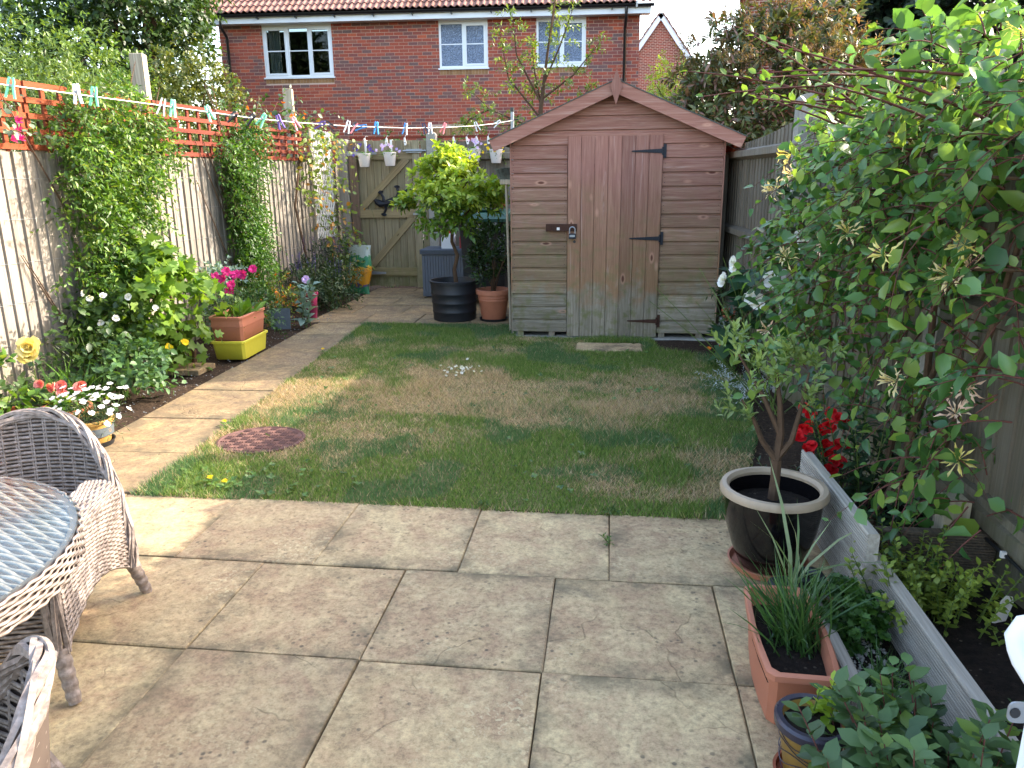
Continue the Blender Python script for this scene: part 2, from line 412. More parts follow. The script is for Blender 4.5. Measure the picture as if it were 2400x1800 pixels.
m_dark = plain('dark_room', c(26, 26, 26), .9, .1)
m_curt = plain('pale_curtain', c(190, 194, 190), .9, .1, bump=.02)
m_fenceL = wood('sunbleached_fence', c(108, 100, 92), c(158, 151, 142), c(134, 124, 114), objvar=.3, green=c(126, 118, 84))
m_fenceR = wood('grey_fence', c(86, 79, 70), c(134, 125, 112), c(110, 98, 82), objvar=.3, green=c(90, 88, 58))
m_gate = wood('gate_timber', c(112, 100, 80), c(158, 146, 120), c(134, 122, 92), objvar=.25, green=c(92, 96, 50))
m_gatebr = wood('gate_brace_timber', c(118, 100, 74), c(160, 140, 108), c(138, 124, 90), axis=0, objvar=.15, green=c(110, 108, 60))
m_post = wood('post_timber', c(134, 124, 106), c(182, 172, 152), c(160, 148, 124), objvar=.2)
m_orange = wood('orange_stain', c(104, 46, 22), c(146, 72, 40), c(124, 58, 32), axis=1, objvar=.2)
m_redst = wood('red_brown_stain', c(86, 36, 24), c(130, 58, 40), c(108, 48, 34), axis=1, objvar=.2)
m_orangev = wood('orange_stain_upright', c(98, 42, 22), c(138, 66, 36), c(118, 54, 30), axis=2, objvar=.2)
m_sleeper = wood('grey_sleeper', c(128, 121, 110), c(190, 182, 168), c(162, 152, 136), axis=1, objvar=.2)
m_sleepx = wood('dark_sleeper', c(60, 52, 44), c(98, 86, 72), c(78, 70, 56), axis=0, objvar=.2)
m_white_tr = plain('white_paint_slat', c(224, 220, 212), .6, .3)
m_conc = plain('post_concrete', c(150, 147, 138), .92, .15, var=.2, nsc=60, bump=.4)
m_galv = plain('galvanised_steel', c(150, 154, 158), .45, .5, .6, nsc=40)
m_iron = plain('black_iron', c(34, 38, 46), .55, .5, .5)
m_rust = plain('rusty_iron', c(72, 48, 38), .8, .3, .3)
def shed_mat(name, axis, top=((116, 74, 64), (139, 97, 84), (160, 128, 114)), lowc=((100, 82, 62), (146, 124, 96))):
    t = T(name); v = t.obj(); p = t.pos(); z = t.xyz(p)[2]
    st = [1., 1., 1.]; st[axis] = .05
    g = t.noise(t.scl(v, tuple(st)), 60., 6, .65, .6); big = t.noise(p, 3., 5, .6)
    g2 = t.noise(t.scl(v, tuple(st)), 22., 4, .6, 1.)
    col = t.ramp(g, [(.22, c(*top[0])), (.5, c(*top[1])), (.78, c(*top[2]))])
    low = t.ramp(g, [(.22, c(*lowc[0])), (.78, c(*lowc[1]))])
    zz = t.math('ADD', z, t.math('MULTIPLY', t.math('SUBTRACT', big, .5), 1.2))
    zh = t.math('MULTIPLY', zz, .5)
    col = t.mix(t.ramp(zh, [(.28, 1.), (.85, 0.)]), col, low)
    alg = t.ramp(g, [(.3, c(96, 92, 76)), (.7, c(150, 142, 126))])
    zz2 = t.math('ADD', z, t.math('MULTIPLY', t.math('SUBTRACT', t.noise(p, 7., 5, .65), .5), .9))
    col = t.mix(t.ramp(zz2, [(.32, .9), (.56, 0.)]), col, alg)
    grn = t.math('MULTIPLY', t.ramp(zh, [(.08, .9), (.7, 0.)]), t.ramp(t.noise(p, 11., 4), [(.5, 0.), (.68, 1.)]))
    col = t.mix(grn, col, c(104, 104, 66))
    col = t.mix(t.ramp(g2, [(.3, .3), (.4, 0.)]), col, c(88, 58, 52))
    col = t.mix(t.math('MULTIPLY', t.ramp(g2, [(.62, 0.), (.74, .55)]), 1.), col, c(178, 158, 150))
    s2 = [6., 6., 6.]; s2[axis] = 2.4
    d = t.vor(t.scl(v, tuple(s2)), 1.)
    col = t.mix(t.ramp(d, [(.05, .9), (.09, 0.)]), col, c(86, 46, 36))
    col = t.mix(t.math('MULTIPLY', t.ramp(d, [(.07, 0.), (.1, .6), (.16, 0.)]), 1.), col, c(186, 140, 118))
    r = t.n('ObjectInfo').outputs['Random']
    col = t.mix(1., col, t.ramp(r, [(0, .8), (1, 1.12)]), 'MULTIPLY')
    return t.out(col, .75, t.bump(t.math('ADD', g, g2), .4, .004), .25)
m_shedx = shed_mat('faded_red_cladding', 0); m_shedz = shed_mat('faded_red_door', 2, ((118, 78, 68), (140, 98, 86), (160, 122, 108)), ((114, 84, 60), (150, 118, 88)))
m_felt = plain('roof_felt', c(84, 88, 84), .95, .1)
# ---------------------------------------------------------------- ground
def sheet(name, pts, z, mat, cell=.12, amp=0., label=None):
    """flat-ish polygon built as a fan of a fine grid clipped by simple x-range per y"""
    ys = np.arange(pts[0][0], pts[-1][0]+1e-6, cell); L = np.interp(ys, [p[0] for p in pts], [p[1] for p in pts]); Rr = np.interp(ys, [p[0] for p in pts], [p[2] for p in pts])
    nx = max(3, int(np.max(Rr-L)/cell)+1); u = np.linspace(0, 1, nx)
    X = L[:, None]+(Rr-L)[:, None]*u; Yy = np.repeat(ys[:, None], nx, 1); Z = np.full_like(X, z)
    if amp: Z = Z+amp*(np.sin(X*7.3+Yy*3.1)*np.sin(Yy*5.7-X*2.)+.6*np.sin(X*19+2)*np.sin(Yy*17))
    V = np.stack([X, Yy, Z], -1).reshape(-1, 3); n = len(ys); i = np.arange(n-1)[:, None]; j = np.arange(nx-1)[None]
    F = np.stack([i*nx+j, i*nx+j+1, (i+1)*nx+j+1, (i+1)*nx+j], -1).reshape(-1, 4)
    o = fast(name, V, F, mat, None, 'structure', True)
    return tag(o, label)
MB().add([(-80, -20, -.09), (80, -20, -.09), (80, 120, -.09), (-80, 120, -.09)], [(0, 1, 2, 3)]).build('ground', m_soil, kind='structure')['label'] = 'bare earth beneath and beyond the garden'
sheet('soil_border', [(3.1, -4.34, -3.02), (5, -4.22, -3.08), (8.2, -4.05, -3.16), (10.72, -3.9, -3.2)], -.015, m_soil, .07, .012, 'dark soil of the long border under the sunlit fence')
sheet('soil_bed', [(3.34, .66, 1.5), (4.6, .9, 1.42), (5.8, 1.0, 1.36), (6.7, .9, 1.3), (6.9, .3, 1.28), (7.45, .3, 1.26)], -.008, m_soil, .07, .012, 'soil of the shady border beside the lawn and shed')
LAWN = [(3.345, -2.36, .62), (3.8, -2.36, .72), (4.6, -2.42, .92), (5.8, -2.49, 1.04), (6.6, -2.54, .98), (6.9, -2.56, .45), (7.4, -2.59, .42), (7.42, -2.59, -.93), (8.02, -2.62, -.93)]
sheet('lawn', LAWN, -.004, m_lawn, .07, .004, 'worn lawn of green and dry brown grass before the shed')
def vnoise(x, y, sc, seed):
    r = np.random.default_rng(seed); g = r.random((64, 64)); X = x*sc+100; Y = y*sc+100
    xi = np.floor(X).astype(int); yi = np.floor(Y).astype(int); fx = X-xi; fy = Y-yi; fx = fx*fx*(3-2*fx); fy = fy*fy*(3-2*fy)
    G = lambda a, b: g[a % 64, b % 64]
    return (G(xi, yi)*(1-fx)+G(xi+1, yi)*fx)*(1-fy)+(G(xi, yi+1)*(1-fx)+G(xi+1, yi+1)*fx)*fy
def grass():
    n = 300000
    y = rng.uniform(3.325, 8.01, n); x = rng.uniform(-2.63, 1.06, n)
    l = np.interp(y, [p[0] for p in LAWN], [p[1] for p in LAWN]); r = np.interp(y, [p[0] for p in LAWN], [p[2] for p in LAWN])
    man = ((x+2.075)/.27)**2+((y-4.2)/.245)**2 > 1
    step = ~((x > -.3) & (x < .33) & (y > 6.8) & (y < 7.16))
    ok = (x > l-.015*rng.random(n)) & (x < r+.02*rng.random(n)) & man & step
    x, y = x[ok], y[ok]
    dry = vnoise(x, y, 1.3, 3)*.45+vnoise(x, y, 3.4, 4)*.6+vnoise(x, y, 9., 5)*.45-.82
    for cx, cy, rx, ry, a in [(-1.3, 5.35, .8, .75, .55), (-.55, 4.9, .7, .5, .4), (-.9, 6.1, .5, .5, .2), (-1.5, 4.35, .5, .3, .3), (.1, 4.5, .6, .35, .3), (.35, 3.62, .45, .14, .6), (.75, 4.1, .3, .3, .4), (.45, 5.2, .45, .4, .35),
        (-.2, 4.05, .3, .1, .25), (-2.3, 5.2, .14, .8, .5), (-2.35, 7.0, .15, .3, .35),
        (-.35, 4.25, .22, .16, -.8), (-1.0, 3.55, .9, .16, -.6), (.2, 6.5, .8, .5, -.45), (-2.0, 7.6, .5, .35, -.6), (-1.2, 7.6, .6, .4, -.5), (-.7, 6.3, .35, .15, -.5), (.9, 5.4, .16, .6, -.55), (-2.1, 3.6, .25, .2, -.6), (-1.9, 6.3, .4, .6, -.35), (.0, 3.42, .8, .07, -.4), (-.9, 4.7, .15, .08, -.5), (0, 5.35, .25, .2, -.4), (-.1, 4.4, .5, .2, -.4), (.6, 4.7, .25, .3, -.5), (-.6, 5.9, .3, .2, -.4), (-1.6, 5.6, .12, .2, -.5), (-.35, 6.2, .25, .2, .3)]:
        dry = dry+a*np.exp(-((x-cx)/rx)**2-((y-cy)/ry)**2)
    dry = np.clip(dry*1.7+.29+(vnoise(x, y, 17., 31)-.5)*.5+rng.normal(0, .2, len(x)), .04, .86)
    keep = rng.random(len(x)) > dry*.25; x, y, dry = x[keep], y[keep], dry[keep]; m = len(x)
    lush = vnoise(x, y, 2.2, 9)
    h = (.028-.014*dry+.034*lush**3)*rng.uniform(.6, 1.25, m); w = rng.uniform(.0016, .003, m)
    a = rng.uniform(0, 6.28, m); b = rng.uniform(0, 6.28, m); ln = h*(rng.uniform(.2, 1.0, m)+.5*dry)
    P = np.stack([x, y, np.full(m, -.004)], 1); ax = np.stack([np.cos(a), np.sin(a), 0*a], 1)*w[:, None]
    tip = P+np.stack([np.cos(b)*ln, np.sin(b)*ln, h], 1)
    V = np.stack([P-ax, P+ax, tip], 1).reshape(-1, 3); F = np.arange(3*m).reshape(-1, 3)
    g1 = np.array(c(68, 100, 42)[:3]); g2 = np.array(c(134, 156, 80)[:3]); g3 = np.array(c(72, 110, 80)[:3]); br = np.array(c(212, 190, 152)[:3]); br2 = np.array(c(160, 130, 106)[:3])
    k = rng.random((m, 1)); gg = g1*(1-k)+g2*k; bl = (vnoise(x, y, 3.4, 21)[:, None] > .62); gg = np.where(bl, gg*.45+g3*.55, gg)
    k2 = rng.random((m, 1)); bb = br*(1-k2)+br2*k2
    isdry = (rng.random((m, 1)) < dry[:, None]*1.05)
    cc = np.where(isdry, bb, gg)*rng.uniform(.75, 1.2, (m, 1)); cc = np.repeat(cc, 3, 0)
    cols = np.concatenate([cc, np.ones((3*m, 1))], 1)
    tag(fast('grass', V, F, m_blade, None, 'stuff', False, cols), 'short patchy grass blades of the lawn, part green part straw')
grass()
# paving: one object for each slab
def slab_mesh(w, d, k=.004):
    j = lambda: random.uniform(-.0025, .0025)
    return MB().add([(-w/2,-d/2,-.05),(w/2,-d/2,-.05),(w/2,d/2,-.05),(-w/2,d/2,-.05),(-w/2+j(),-d/2+j(),-k),(w/2+j(),-d/2+j(),-k),(w/2+j(),d/2+j(),-k),(-w/2+j(),d/2+j(),-k),
        (-w/2+k,-d/2+k,0),(w/2-k,-d/2+k,0),(w/2-k,d/2-k,0),(-w/2+k,d/2-k,0)], [(0,3,2,1),(0,1,5,4),(1,2,6,5),(2,3,7,6),(3,0,4,7),(4,5,9,8),(5,6,10,9),(6,7,11,10),(7,4,8,11),(8,9,10,11)]).mesh('slab')
def slab(parent, x0, x1, y0, y1, mat, z=0., rz=0.):
    gp_ = .008 if mat is m_path else .004; me = slab_mesh(x1-x0-gp_, y1-y0-gp_); me.materials.append(mat)
    inst('slab', me, parent, Matrix.Translation(((x0+x1)/2, (y0+y1)/2, z+random.uniform(-.004, .003))) @ Matrix.Rotation(rz+random.uniform(-.002, .002), 4, 'Z') @ Matrix.Rotation(random.uniform(-.003, .003), 4, 'X'))
patio = MB().box(-4.3, .80, -.8, 3.33, -.07, -.028).build('patio', m_soild, kind='structure'); patio['label'] = 'patio of buff riven slabs in front of the lawn'
for k in range(-4, 5):
    x0 = -1.788+.605*k; slab(patio, max(x0, -4.3), min(x0+.605, 1.1), 2.735, 3.345, m_slab)
for r_ in range(6):
    y1 = 2.73-.605*r_
    for k in range(-6, 2): slab(patio, max(-.788+.605*k, -4.3), -.788+.605*(k+1), y1-.605, y1, m_slab)
    slab(patio, .422, .72, y1-.605, y1, m_slab)
path = MB().add([(-3.1, 3.35, -.03), (-2.37, 3.35, -.03), (-2.62, 8.03, -.03), (-3.2, 8.03, -.03)], [(0, 1, 2, 3)]).build('path', m_soild, kind='structure'); path['label'] = 'sunlit slab path running along the border to the gate'
yj = [3.35, 3.93, 4.58, 5.27, 5.96, 6.72, 7.38, 8.04]
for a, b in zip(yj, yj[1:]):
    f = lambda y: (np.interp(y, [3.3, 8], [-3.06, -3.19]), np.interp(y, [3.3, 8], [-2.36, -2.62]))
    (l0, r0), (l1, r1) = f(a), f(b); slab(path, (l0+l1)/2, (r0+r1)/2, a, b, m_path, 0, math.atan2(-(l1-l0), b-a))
yard = MB().box(-3.3, -.95, 8.04, 10.75, -.07, -.03).build('yard_paving', m_soild, kind='structure'); yard['label'] = 'shaded slabs between the gate and the lawn'
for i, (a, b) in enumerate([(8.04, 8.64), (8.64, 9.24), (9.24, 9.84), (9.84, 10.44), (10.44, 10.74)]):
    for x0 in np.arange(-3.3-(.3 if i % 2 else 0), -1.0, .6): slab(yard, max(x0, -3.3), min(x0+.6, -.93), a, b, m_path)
# ---------------------------------------------------------------- brick house behind the gate
Mh = Matrix.Translation((-9.462, 19.083, 0)) @ Matrix.Rotation(math.atan2(.0482, .9988), 4, 'Z')
def house():
    H = thing('brick_house', 'red brick house with clay tiled roof and white windows behind the gate', 'house', (-9.462, 19.083, 0))
    HW, EV = 10.06, 5.13
    wins = [(1.06, 2.76, 3.92, 5.07), (5.35, 6.51, 4.05, 5.07), (7.66, 8.82, 4.05, 5.07)]
    solds = [(1.06, 2.76, 3.78, 3.92), (5.35, 6.51, 3.9, 4.05), (7.66, 8.82, 3.9, 4.05), (5.08, 6.16, 2.52, 2.74)]
    w = MB()                                               # wall core with window holes, mortar colour
    xs = sorted({0, HW, *[a for o in wins for a in o[:2]]}); zs = sorted({0, EV, *[a for o in wins for a in o[2:]]})
    for xa, xb in zip(xs, xs[1:]):
        for za, zb in zip(zs, zs[1:]):
            if not any(o[0] <= xa and xb <= o[1] and o[2] <= za and zb <= o[3] for o in wins):
                w.box(xa, xb, .006, .3, za, zb, Mh)
    w.box(0, .3, .3, 7, 0, EV, Mh).box(HW-.3, HW, .3, 7, 0, EV, Mh)
    w.build('wall', m_mortar, H)
    MB().box(.3, HW-.3, 1.1, 1.15, 0, EV, Mh).build('room_dark_sheet', m_dark, H)  # near-black sheet stands in for the unlit room behind the panes
    full = MB().box(0, .215, 0, .03, 0, .065).mesh('brick'); full.materials.append(m_brick)
    nodes = []; cut = MB(); free = wins+solds
    for k in range(5, 69):
        z = k*.075+.005
        if z+.065 > EV-.0: break
        off = -.1125 if k % 2 else 0
        for i in range(-1, 46):
            a = i*.225+off; segs = [(max(a, 0), min(a+.215, HW))]
            for o in free:
                if z+.065 > o[2]+.01 and z < o[3]-.01:
                    ns = []
                    for s0, s1 in segs:
                        if s1 <= o[0] or s0 >= o[1]: ns.append((s0, s1)); continue
                        if s0 < o[0]: ns.append((s0, o[0]-.004))
                        if s1 > o[1]: ns.append((o[1]+.004, s1))
                    segs = ns
            for s0, s1 in segs:
                if s1-s0 < .03: continue
                if s1-s0 > .2149: nodes.append((s0, z))
                else: cut.box(s0, s1, random.uniform(-.003, .001), .03, z, z+.065, Mh)
    vis = [p for p in nodes if p[1] > 2.5]
    vis.sort(key=lambda p: (Mh @ Vector((p[0], 0, p[1]))-Vector(CAMP)).length)
    ind = set(vis[:290])
    for p in nodes:
        if p in ind: inst('brick', full, H, Mh @ Matrix.Translation((p[0], random.uniform(-.003, .001), p[1])))
        else: cut.box(p[0], p[0]+.215, random.uniform(-.003, .001), .03, p[1], p[1]+.065, Mh)
    cut.build('brickwork', m_brick, H, kind='stuff')
    for a, b, z0, z1 in solds:                              # upright buff bricks under the sills
        n = int((b-a)/.075)
        for i in range(n):
            x = a+(b-a)*i/n; MB().box(x+.003, x+(b-a)/n-.004, -.002, .03, z0+.004, z1-.006, Mh).build('soldier_brick', m_sold, H)
    for wi, (a, b, z0, z1) in enumerate(wins):
        f = MB(); y0, y1 = .02, .10; t = .05
        f.box(a, b, y0, y1, z0, z0+t, Mh).box(a, b, y0, y1, z1-t, z1, Mh).box(a, a+t, y0, y1, z0+t, z1-t, Mh).box(b-t, b, y0, y1, z0+t, z1-t, Mh)
        cuts = [a+t, a+.61, a+1.13, b-t] if wi == 0 else [a+t, (a+b)/2, b-t]
        for m_ in cuts[1:-1]: f.box(m_-.03, m_+.03, y0, y1, z0+t, z1-t, Mh)
        wo_ = f.build('window', m_upvc, H)
        MB().box(a-.03, b+.03, -.04, .1, z0-.035, z0-.002, Mh).build('sill', m_upvc, wo_)
        MB().box(a+.0, b, -.004, .02, z1+.002, z1+.06, Mh).build('head_trim', m_upvc, wo_)
        for q in range(len(cuts)-1):
            xa, xb = cuts[q]+(.03 if q else 0), cuts[q+1]-(.03 if q < len(cuts)-2 else 0)
            if (wi == 0 and q != 1) or (wi and q == 1):
                sh = MB(); k = .045
                sh.box(xa, xb, y0-.015, y0+.04, z0+t, z0+t+k, Mh).box(xa, xb, y0-.015, y0+.04, z1-t-k, z1-t, Mh).box(xa, xa+k, y0-.015, y0+.04, z0+t+k, z1-t-k, Mh).box(xb-k, xb, y0-.015, y0+.04, z0+t+k, z1-t-k, Mh)
                sh.build('casement', m_upvc, wo_); xa += k; xb -= k; za, zb = z0+t+k, z1-t-k
            else: za, zb = z0+t, z1-t
            zm = z0+(z1-z0)*.52
            MB().box(xa, xb, .03, .05, zm-.012, zm+.012, Mh).build('glazing_bar', m_upvc, wo_)
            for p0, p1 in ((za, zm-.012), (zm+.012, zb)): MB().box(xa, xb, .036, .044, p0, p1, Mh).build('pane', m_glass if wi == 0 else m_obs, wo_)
        if wi == 0:
            cu = MB()
            for q in range(6): cu.tube([(a+.1+q*.045, .22+.02*(q % 2), z0+.03), (a+.1+q*.045, .22+.02*(q % 2), z1-.05)], .028, 6, Mh)
            cu.build('curtain', m_curt, wo_, True)
    # eaves
    MB().box(-.3, HW+.22, -.30, -.27, 5.09, 5.26, Mh).build('fascia', m_upvc, H)
    MB().box(-.3, HW+.22, -.27, .02, 5.1, 5.12, Mh).build('soffit', m_upvc, H)
    g = MB(); pr = [(math.cos(a)*.06, math.sin(a)*.06) for a in np.linspace(math.pi, 2*math.pi, 9)]
    pr2 = pr+[(.05, .004), (-.05, .004)]
    g.prism([(y-.365, z+5.275) for y, z in pr2], -.36, HW+.28, 0, Mh)
    gu = g.build('gutter', m_gut, H, True)
    for x in np.arange(.2, HW, .92): MB().box(x-.012, x+.012, -.44, -.30, 5.17, 5.2, Mh).build('bracket', m_gut, gu)
    for x in (.21, 9.72):
        MB().tube([(x, -.36, 5.24), (x, -.36, 5.05), (x, -.33, 5.0), (x, -.1, 4.86), (x, -.06, 4.8), (x, -.06, 0)], .034, 8, Mh).build('downpipe', m_gut, H, True)
    # roof tiles: double rolls, laid course over course
    PIT = R(33); cs, sn = math.cos(PIT), math.sin(PIT); TW, GA = .296, .31
    prof = []; q = 13
    for i in range(q):
        u = i/(q-1); prof.append((u*TW, .022*(1+math.cos(4*math.pi*(u-.12)))))
    vs = []; fs = []
    for yy, lift in ((0., .03), (.38, .0)):
        for x, h in prof: vs.append((x, yy, h+lift))
    for x, h in prof: vs.append((x, 0, h+.03-.018))
    for i in range(q-1): fs += [(i, i+1, q+i+1, q+i), (2*q+i, 2*q+i+1, i+1, i)]
    tme = MB().add(vs, fs).mesh('roof_tile'); tme.materials.append(m_tile)
    Mr = Mh @ Matrix.Translation((-.38, -.42, 5.285)) @ Matrix.Rotation(PIT, 4, 'X')
    for r_ in range(6):
        for i in range(36):
            inst('roof_tile', tme, H, Mr @ Matrix.Translation((i*TW, r_*GA, random.uniform(-.002, .002))))
    MB().box(-.38, HW+.25, 6*GA, 5.2, -.03, .03, Mr).build('roof_slope', m_tile, H)
    MB().box(-.38, HW+.25, .02, 5.2, -.06, -.031, Mr).build('roof_deck', m_gut, H)
    for q in (-.40, HW+.25): MB().box(q, q+.04, -.02, 5.2, -.08, .05, Mr).build('verge', m_upvc, H)
house()
# far gabled house, and another beyond the shrubs
def gable(name, label, cx, cy, w, ze, zr, depth, rz=0.):
    H = thing(name, label, 'house', (cx, cy, 0)); M = Matrix.Translation((cx, cy, 0)) @ Matrix.Rotation(rz, 4, 'Z')
    o = MB().prism([(-w/2, 0), (w/2, 0), (w/2, ze), (0, zr), (-w/2, ze)], 0, depth, 1).mesh('wall')
    o.materials.append(m_bwall); inst('wall', o, H, M)
    for s in (-1, 1):
        L = math.hypot(w/2+.25, (zr-ze)*(w/2+.25)/(w/2)); a = math.atan2(zr-ze, w/2)
        Mx = M @ Matrix.Translation((0, 0, zr+.02)) @ Matrix.Rotation(a if s < 0 else math.pi-a, 4, 'Y').inverted() if False else M @ Matrix.Translation((0, 0, zr+.02)) @ Matrix.Scale(s, 4, (1, 0, 0)) @ Matrix.Rotation(a, 4, 'Y')
        MB().box(-.02, L, -.16, -.10, -.16, .06, Mx).build('bargeboard', m_upvc, H)
        n = 12
        rf = MB()
        for i in range(n): rf.box(L*i/n, L*(i+1)/n+.05, -.2, depth, .06+.03*0, .12+.02*(i % 2), Mx)
        rf.build('roof', m_tile, H)
    return H
gable('gabled_house', 'distant red brick gable end with white bargeboards', 2.25, 41.5, 3.6, 6.6, 9.1, 8)
H3 = thing('neighbour_house', 'brick house mostly hidden behind the bronze shrub', 'house', (4.95, 23, 0))
me_ = MB().box(-1.5, 2.2, 0, 7, 0, 7.2).mesh('wall'); me_.materials.append(m_bwall); inst('wall', me_, H3, Matrix.Translation((4.95, 23, 0)) @ Matrix.Rotation(-.17, 4, 'Z'))
MB().box(-1.56, -1.5, -.04, .1, 0, 7.4, Matrix.Translation((4.95, 23, 0)) @ Matrix.Rotation(-.17, 4, 'Z')).build('corner_trim', m_redst, H3)
MB().prism([(-.4, 7.2), (7.4, 7.2), (3.5, 9.6)], -1.8, 2.5, 0, Matrix.Translation((4.95, 23, 0)) @ Matrix.Rotation(-.17, 4, 'Z')).build('roof', m_tile, H3)
# ---------------------------------------------------------------- sunlit fence
FD = Vector((.055, .9985, 0)).normalized()
def fx(y): return -3.85+(y-10.9)*.055
RZ = -math.atan2(FD.x, FD.y)
def feather(h, w=.125): return MB().prism([(0, 0), (.027, 0), (.027, .012), (.006, w), (0, w)], 0, h, 2).mesh('board')
FL = thing('closeboard_fence', 'sunlit weathered board fence with trellis above, along the flower border', 'fence', (fx(2.6), 2.6, 0))
bm_ = [feather(h) for h in (1.735, 1.745, 1.752)]
for b in bm_: b.materials.append(m_fenceL)
y = 2.6; i = 0
while y < 10.8:
    inst('board', bm_[i % 3], FL, Matrix.Translation((fx(y)+random.uniform(-.003, .003), y, .0)) @ Matrix.Rotation(RZ+random.uniform(-.01, .01), 4, 'Z') @ Matrix.Rotation(random.uniform(-.003, .003), 4, 'X'))
    y += .105*random.uniform(.97, 1.03); i += 1
for z in (.25, .95, 1.6): MB().tube([(fx(2.6)-.03, 2.6, z), (fx(10.8)-.03, 10.8, z)], .035, 4).build('rail', m_post, FL)
wi = MB()
for z in (.42, .7, .98, 1.28, 1.56):
    pts = [(fx(yy)+.026+.004*math.sin(yy*9), yy, z-.012*math.sin((yy-2.6)/8.2*math.pi*4)**2) for yy in np.linspace(2.7, 9.6, 60)]
    MB().tube(pts, .0016, 4).build('wire', m_galv, FL)
for yy, lb in ((6.83, 'tall square timber post rising behind the orange trellis'), (9.73, 'tall square timber post among climbing leaves by the house wall')):
    P_ = Matrix.Translation((fx(yy)-.09, yy, 0)) @ Matrix.Rotation(RZ+.25, 4, 'Z')
    tag(MB().cbox(-.055, .055, -.055, .055, -.02, 2.61, .006, P_).build('timber_post', m_post), lb, 'post')
def trellis(y0, y1, mh, mv, label, xo=.03, z0=1.75, z1=2.21):
    t = thing('trellis_panel', label, 'trellis', (fx(y0), y0, z0), 'stained trellis panels along the fence top')
    L = (y1-y0)
    hm = MB().box(-.01, .01, 0, L, -.019, .019).mesh('slat'); hm.materials.append(mh)
    vm = MB().box(-.009, .009, -.019, .019, 0, z1-z0+.02).mesh('upright'); vm.materials.append(mv)
    for k in range(5): inst('slat', hm, t, Matrix.Translation((fx(y0)+xo, y0, z0+.02+(z1-z0-.03)*k/4)) @ Matrix.Rotation(RZ, 4, 'Z'))
    n = max(2, int(L/.17))
    for k in range(n+1):
        yy = y0+.02+(L-.04)*k/n; inst('upright', vm, t, Matrix.Translation((fx(yy)+xo-.021, yy, z0-.012)))
trellis(2.9, 5.28, m_orange, m_orangev, 'bright orange lattice panel nearest the camera on the fence')
trellis(5.30, 6.74, m_orange, m_orangev, 'orange lattice panel half buried in feathery climbing leaves')
trellis(6.76, 8.24, m_redst, m_redst, 'red brown lattice panel between the two dense climbers')
trellis(8.4, 9.75, m_redst, m_redst, 'dark red lattice panel hidden among leaves towards the gate', .03, 1.75, 2.1)
# white expanding trellis by the gate
WT = thing('white_lattice', 'white diagonal expanding lattice on the fence beside the gate', 'trellis', (fx(10.3)+.05, 10.3, .7))
def clip_line(y0, z0, dy, dz, a, b, lo, hi):
    t0, t1 = -9, 9
    for p, d, l, h in ((y0, dy, a, b), (z0, dz, lo, hi)):
        u, v = sorted(((l-p)/d, (h-p)/d)); t0, t1 = max(t0, u), min(t1, v)
    return (t0, t1) if t1-t0 > .03 else None
for s in (1, -1):
    for z in np.arange(-.6, 3.4, .15):
        tt = clip_line(9.95, z, 1., s*1.9, 9.95, 10.6, .75, 2.14)
        if tt:
            p = [(fx(9.95+q)+.045+.008*s, 9.95+q, z+s*1.9*q) for q in tt]
            MB().tube(p, .011, 4).build('slat', m_white_tr, WT)
for yy in (9.95, 10.6): MB().tube([(fx(yy)+.05, yy, .6), (fx(yy)+.05, yy, 2.16)], .013, 4).build('upright', m_post, WT)
# ---------------------------------------------------------------- gate and back fence
GY = 10.75
G = thing('garden_gate', 'ledged and braced wooden gate between timber posts', 'gate', (-3.1, GY, 0))
gb = MB().box(-.0515, .0515, 0, .02, .03, 2.03).mesh('board'); gb.materials.append(m_gate)
for k in range(9): inst('board', gb, G, Matrix.Translation((-3.54+.1085*k, GY+random.uniform(-.002, .002), random.uniform(-.006, .006))))
for z in (1.83, 1.05, .24): MB().cbox(-3.58, -2.62, GY-.035, GY-.002, z-.055, z+.055).build('rail', m_gatebr, G)
for (xa, za), (xb, zb) in (((-3.5, 1.09), (-2.78, 1.79)), ((-3.4, .28), (-2.72, 1.01))):
    a = math.atan2(zb-za, xb-xa); L = math.hypot(xb-xa, zb-za)
    me_ = MB().box(0, L, -.033, -.003, -.045, .045).mesh('brace'); me_.materials.append(m_gatebr)
    inst('brace', me_, G, Matrix.Translation((xa, GY, za)) @ Matrix.Rotation(-a, 4, 'Y'))
MB().box(-2.70, -2.60, GY-.06, GY-.036, .02, 2.02).build('stile', m_gate, G)
MB().box(-3.60, -3.49, GY-.065, GY-.036, .02, 2.0).build('stile', wood('brown_stile', c(86, 68, 56), c(122, 102, 86), c(104, 86, 70), objvar=.1), G)
for z, x1 in ((1.86, -3.2), (.225, -3.15)):
    MB().prism([(-3.64, z-.03), (x1, z-.014), (x1, z+.014), (-3.64, z+.03)], GY-.075, GY-.068, 1).box(-3.70, -3.64, GY-.08, GY-.068, z-.09, z+.09).build('strap_hinge', m_galv, G)
b_ = MB().box(-2.78, -2.56, GY-.085, GY-.062, 1.86, 1.91).tube([(-2.82, GY-.09, 1.885), (-2.5, GY-.09, 1.885)], .012, 8).build('bolt', m_galv, G)
MB().box(-2.72, -2.55, GY-.075, GY-.062, 1.03, 1.06).build('latch', m_galv, G)
tag(MB().cbox(-3.76, -3.62, GY-.09, GY+.05, -.02, 2.05, .01).build('gate_post', m_fenceL), 'pale square timber post the gate hangs from', 'post')
tag(MB().cbox(-2.585, -2.50, GY-.05, GY+.05, -.02, 2.02, .006).build('gate_post', m_gate), 'timber post the gate shuts against', 'post')
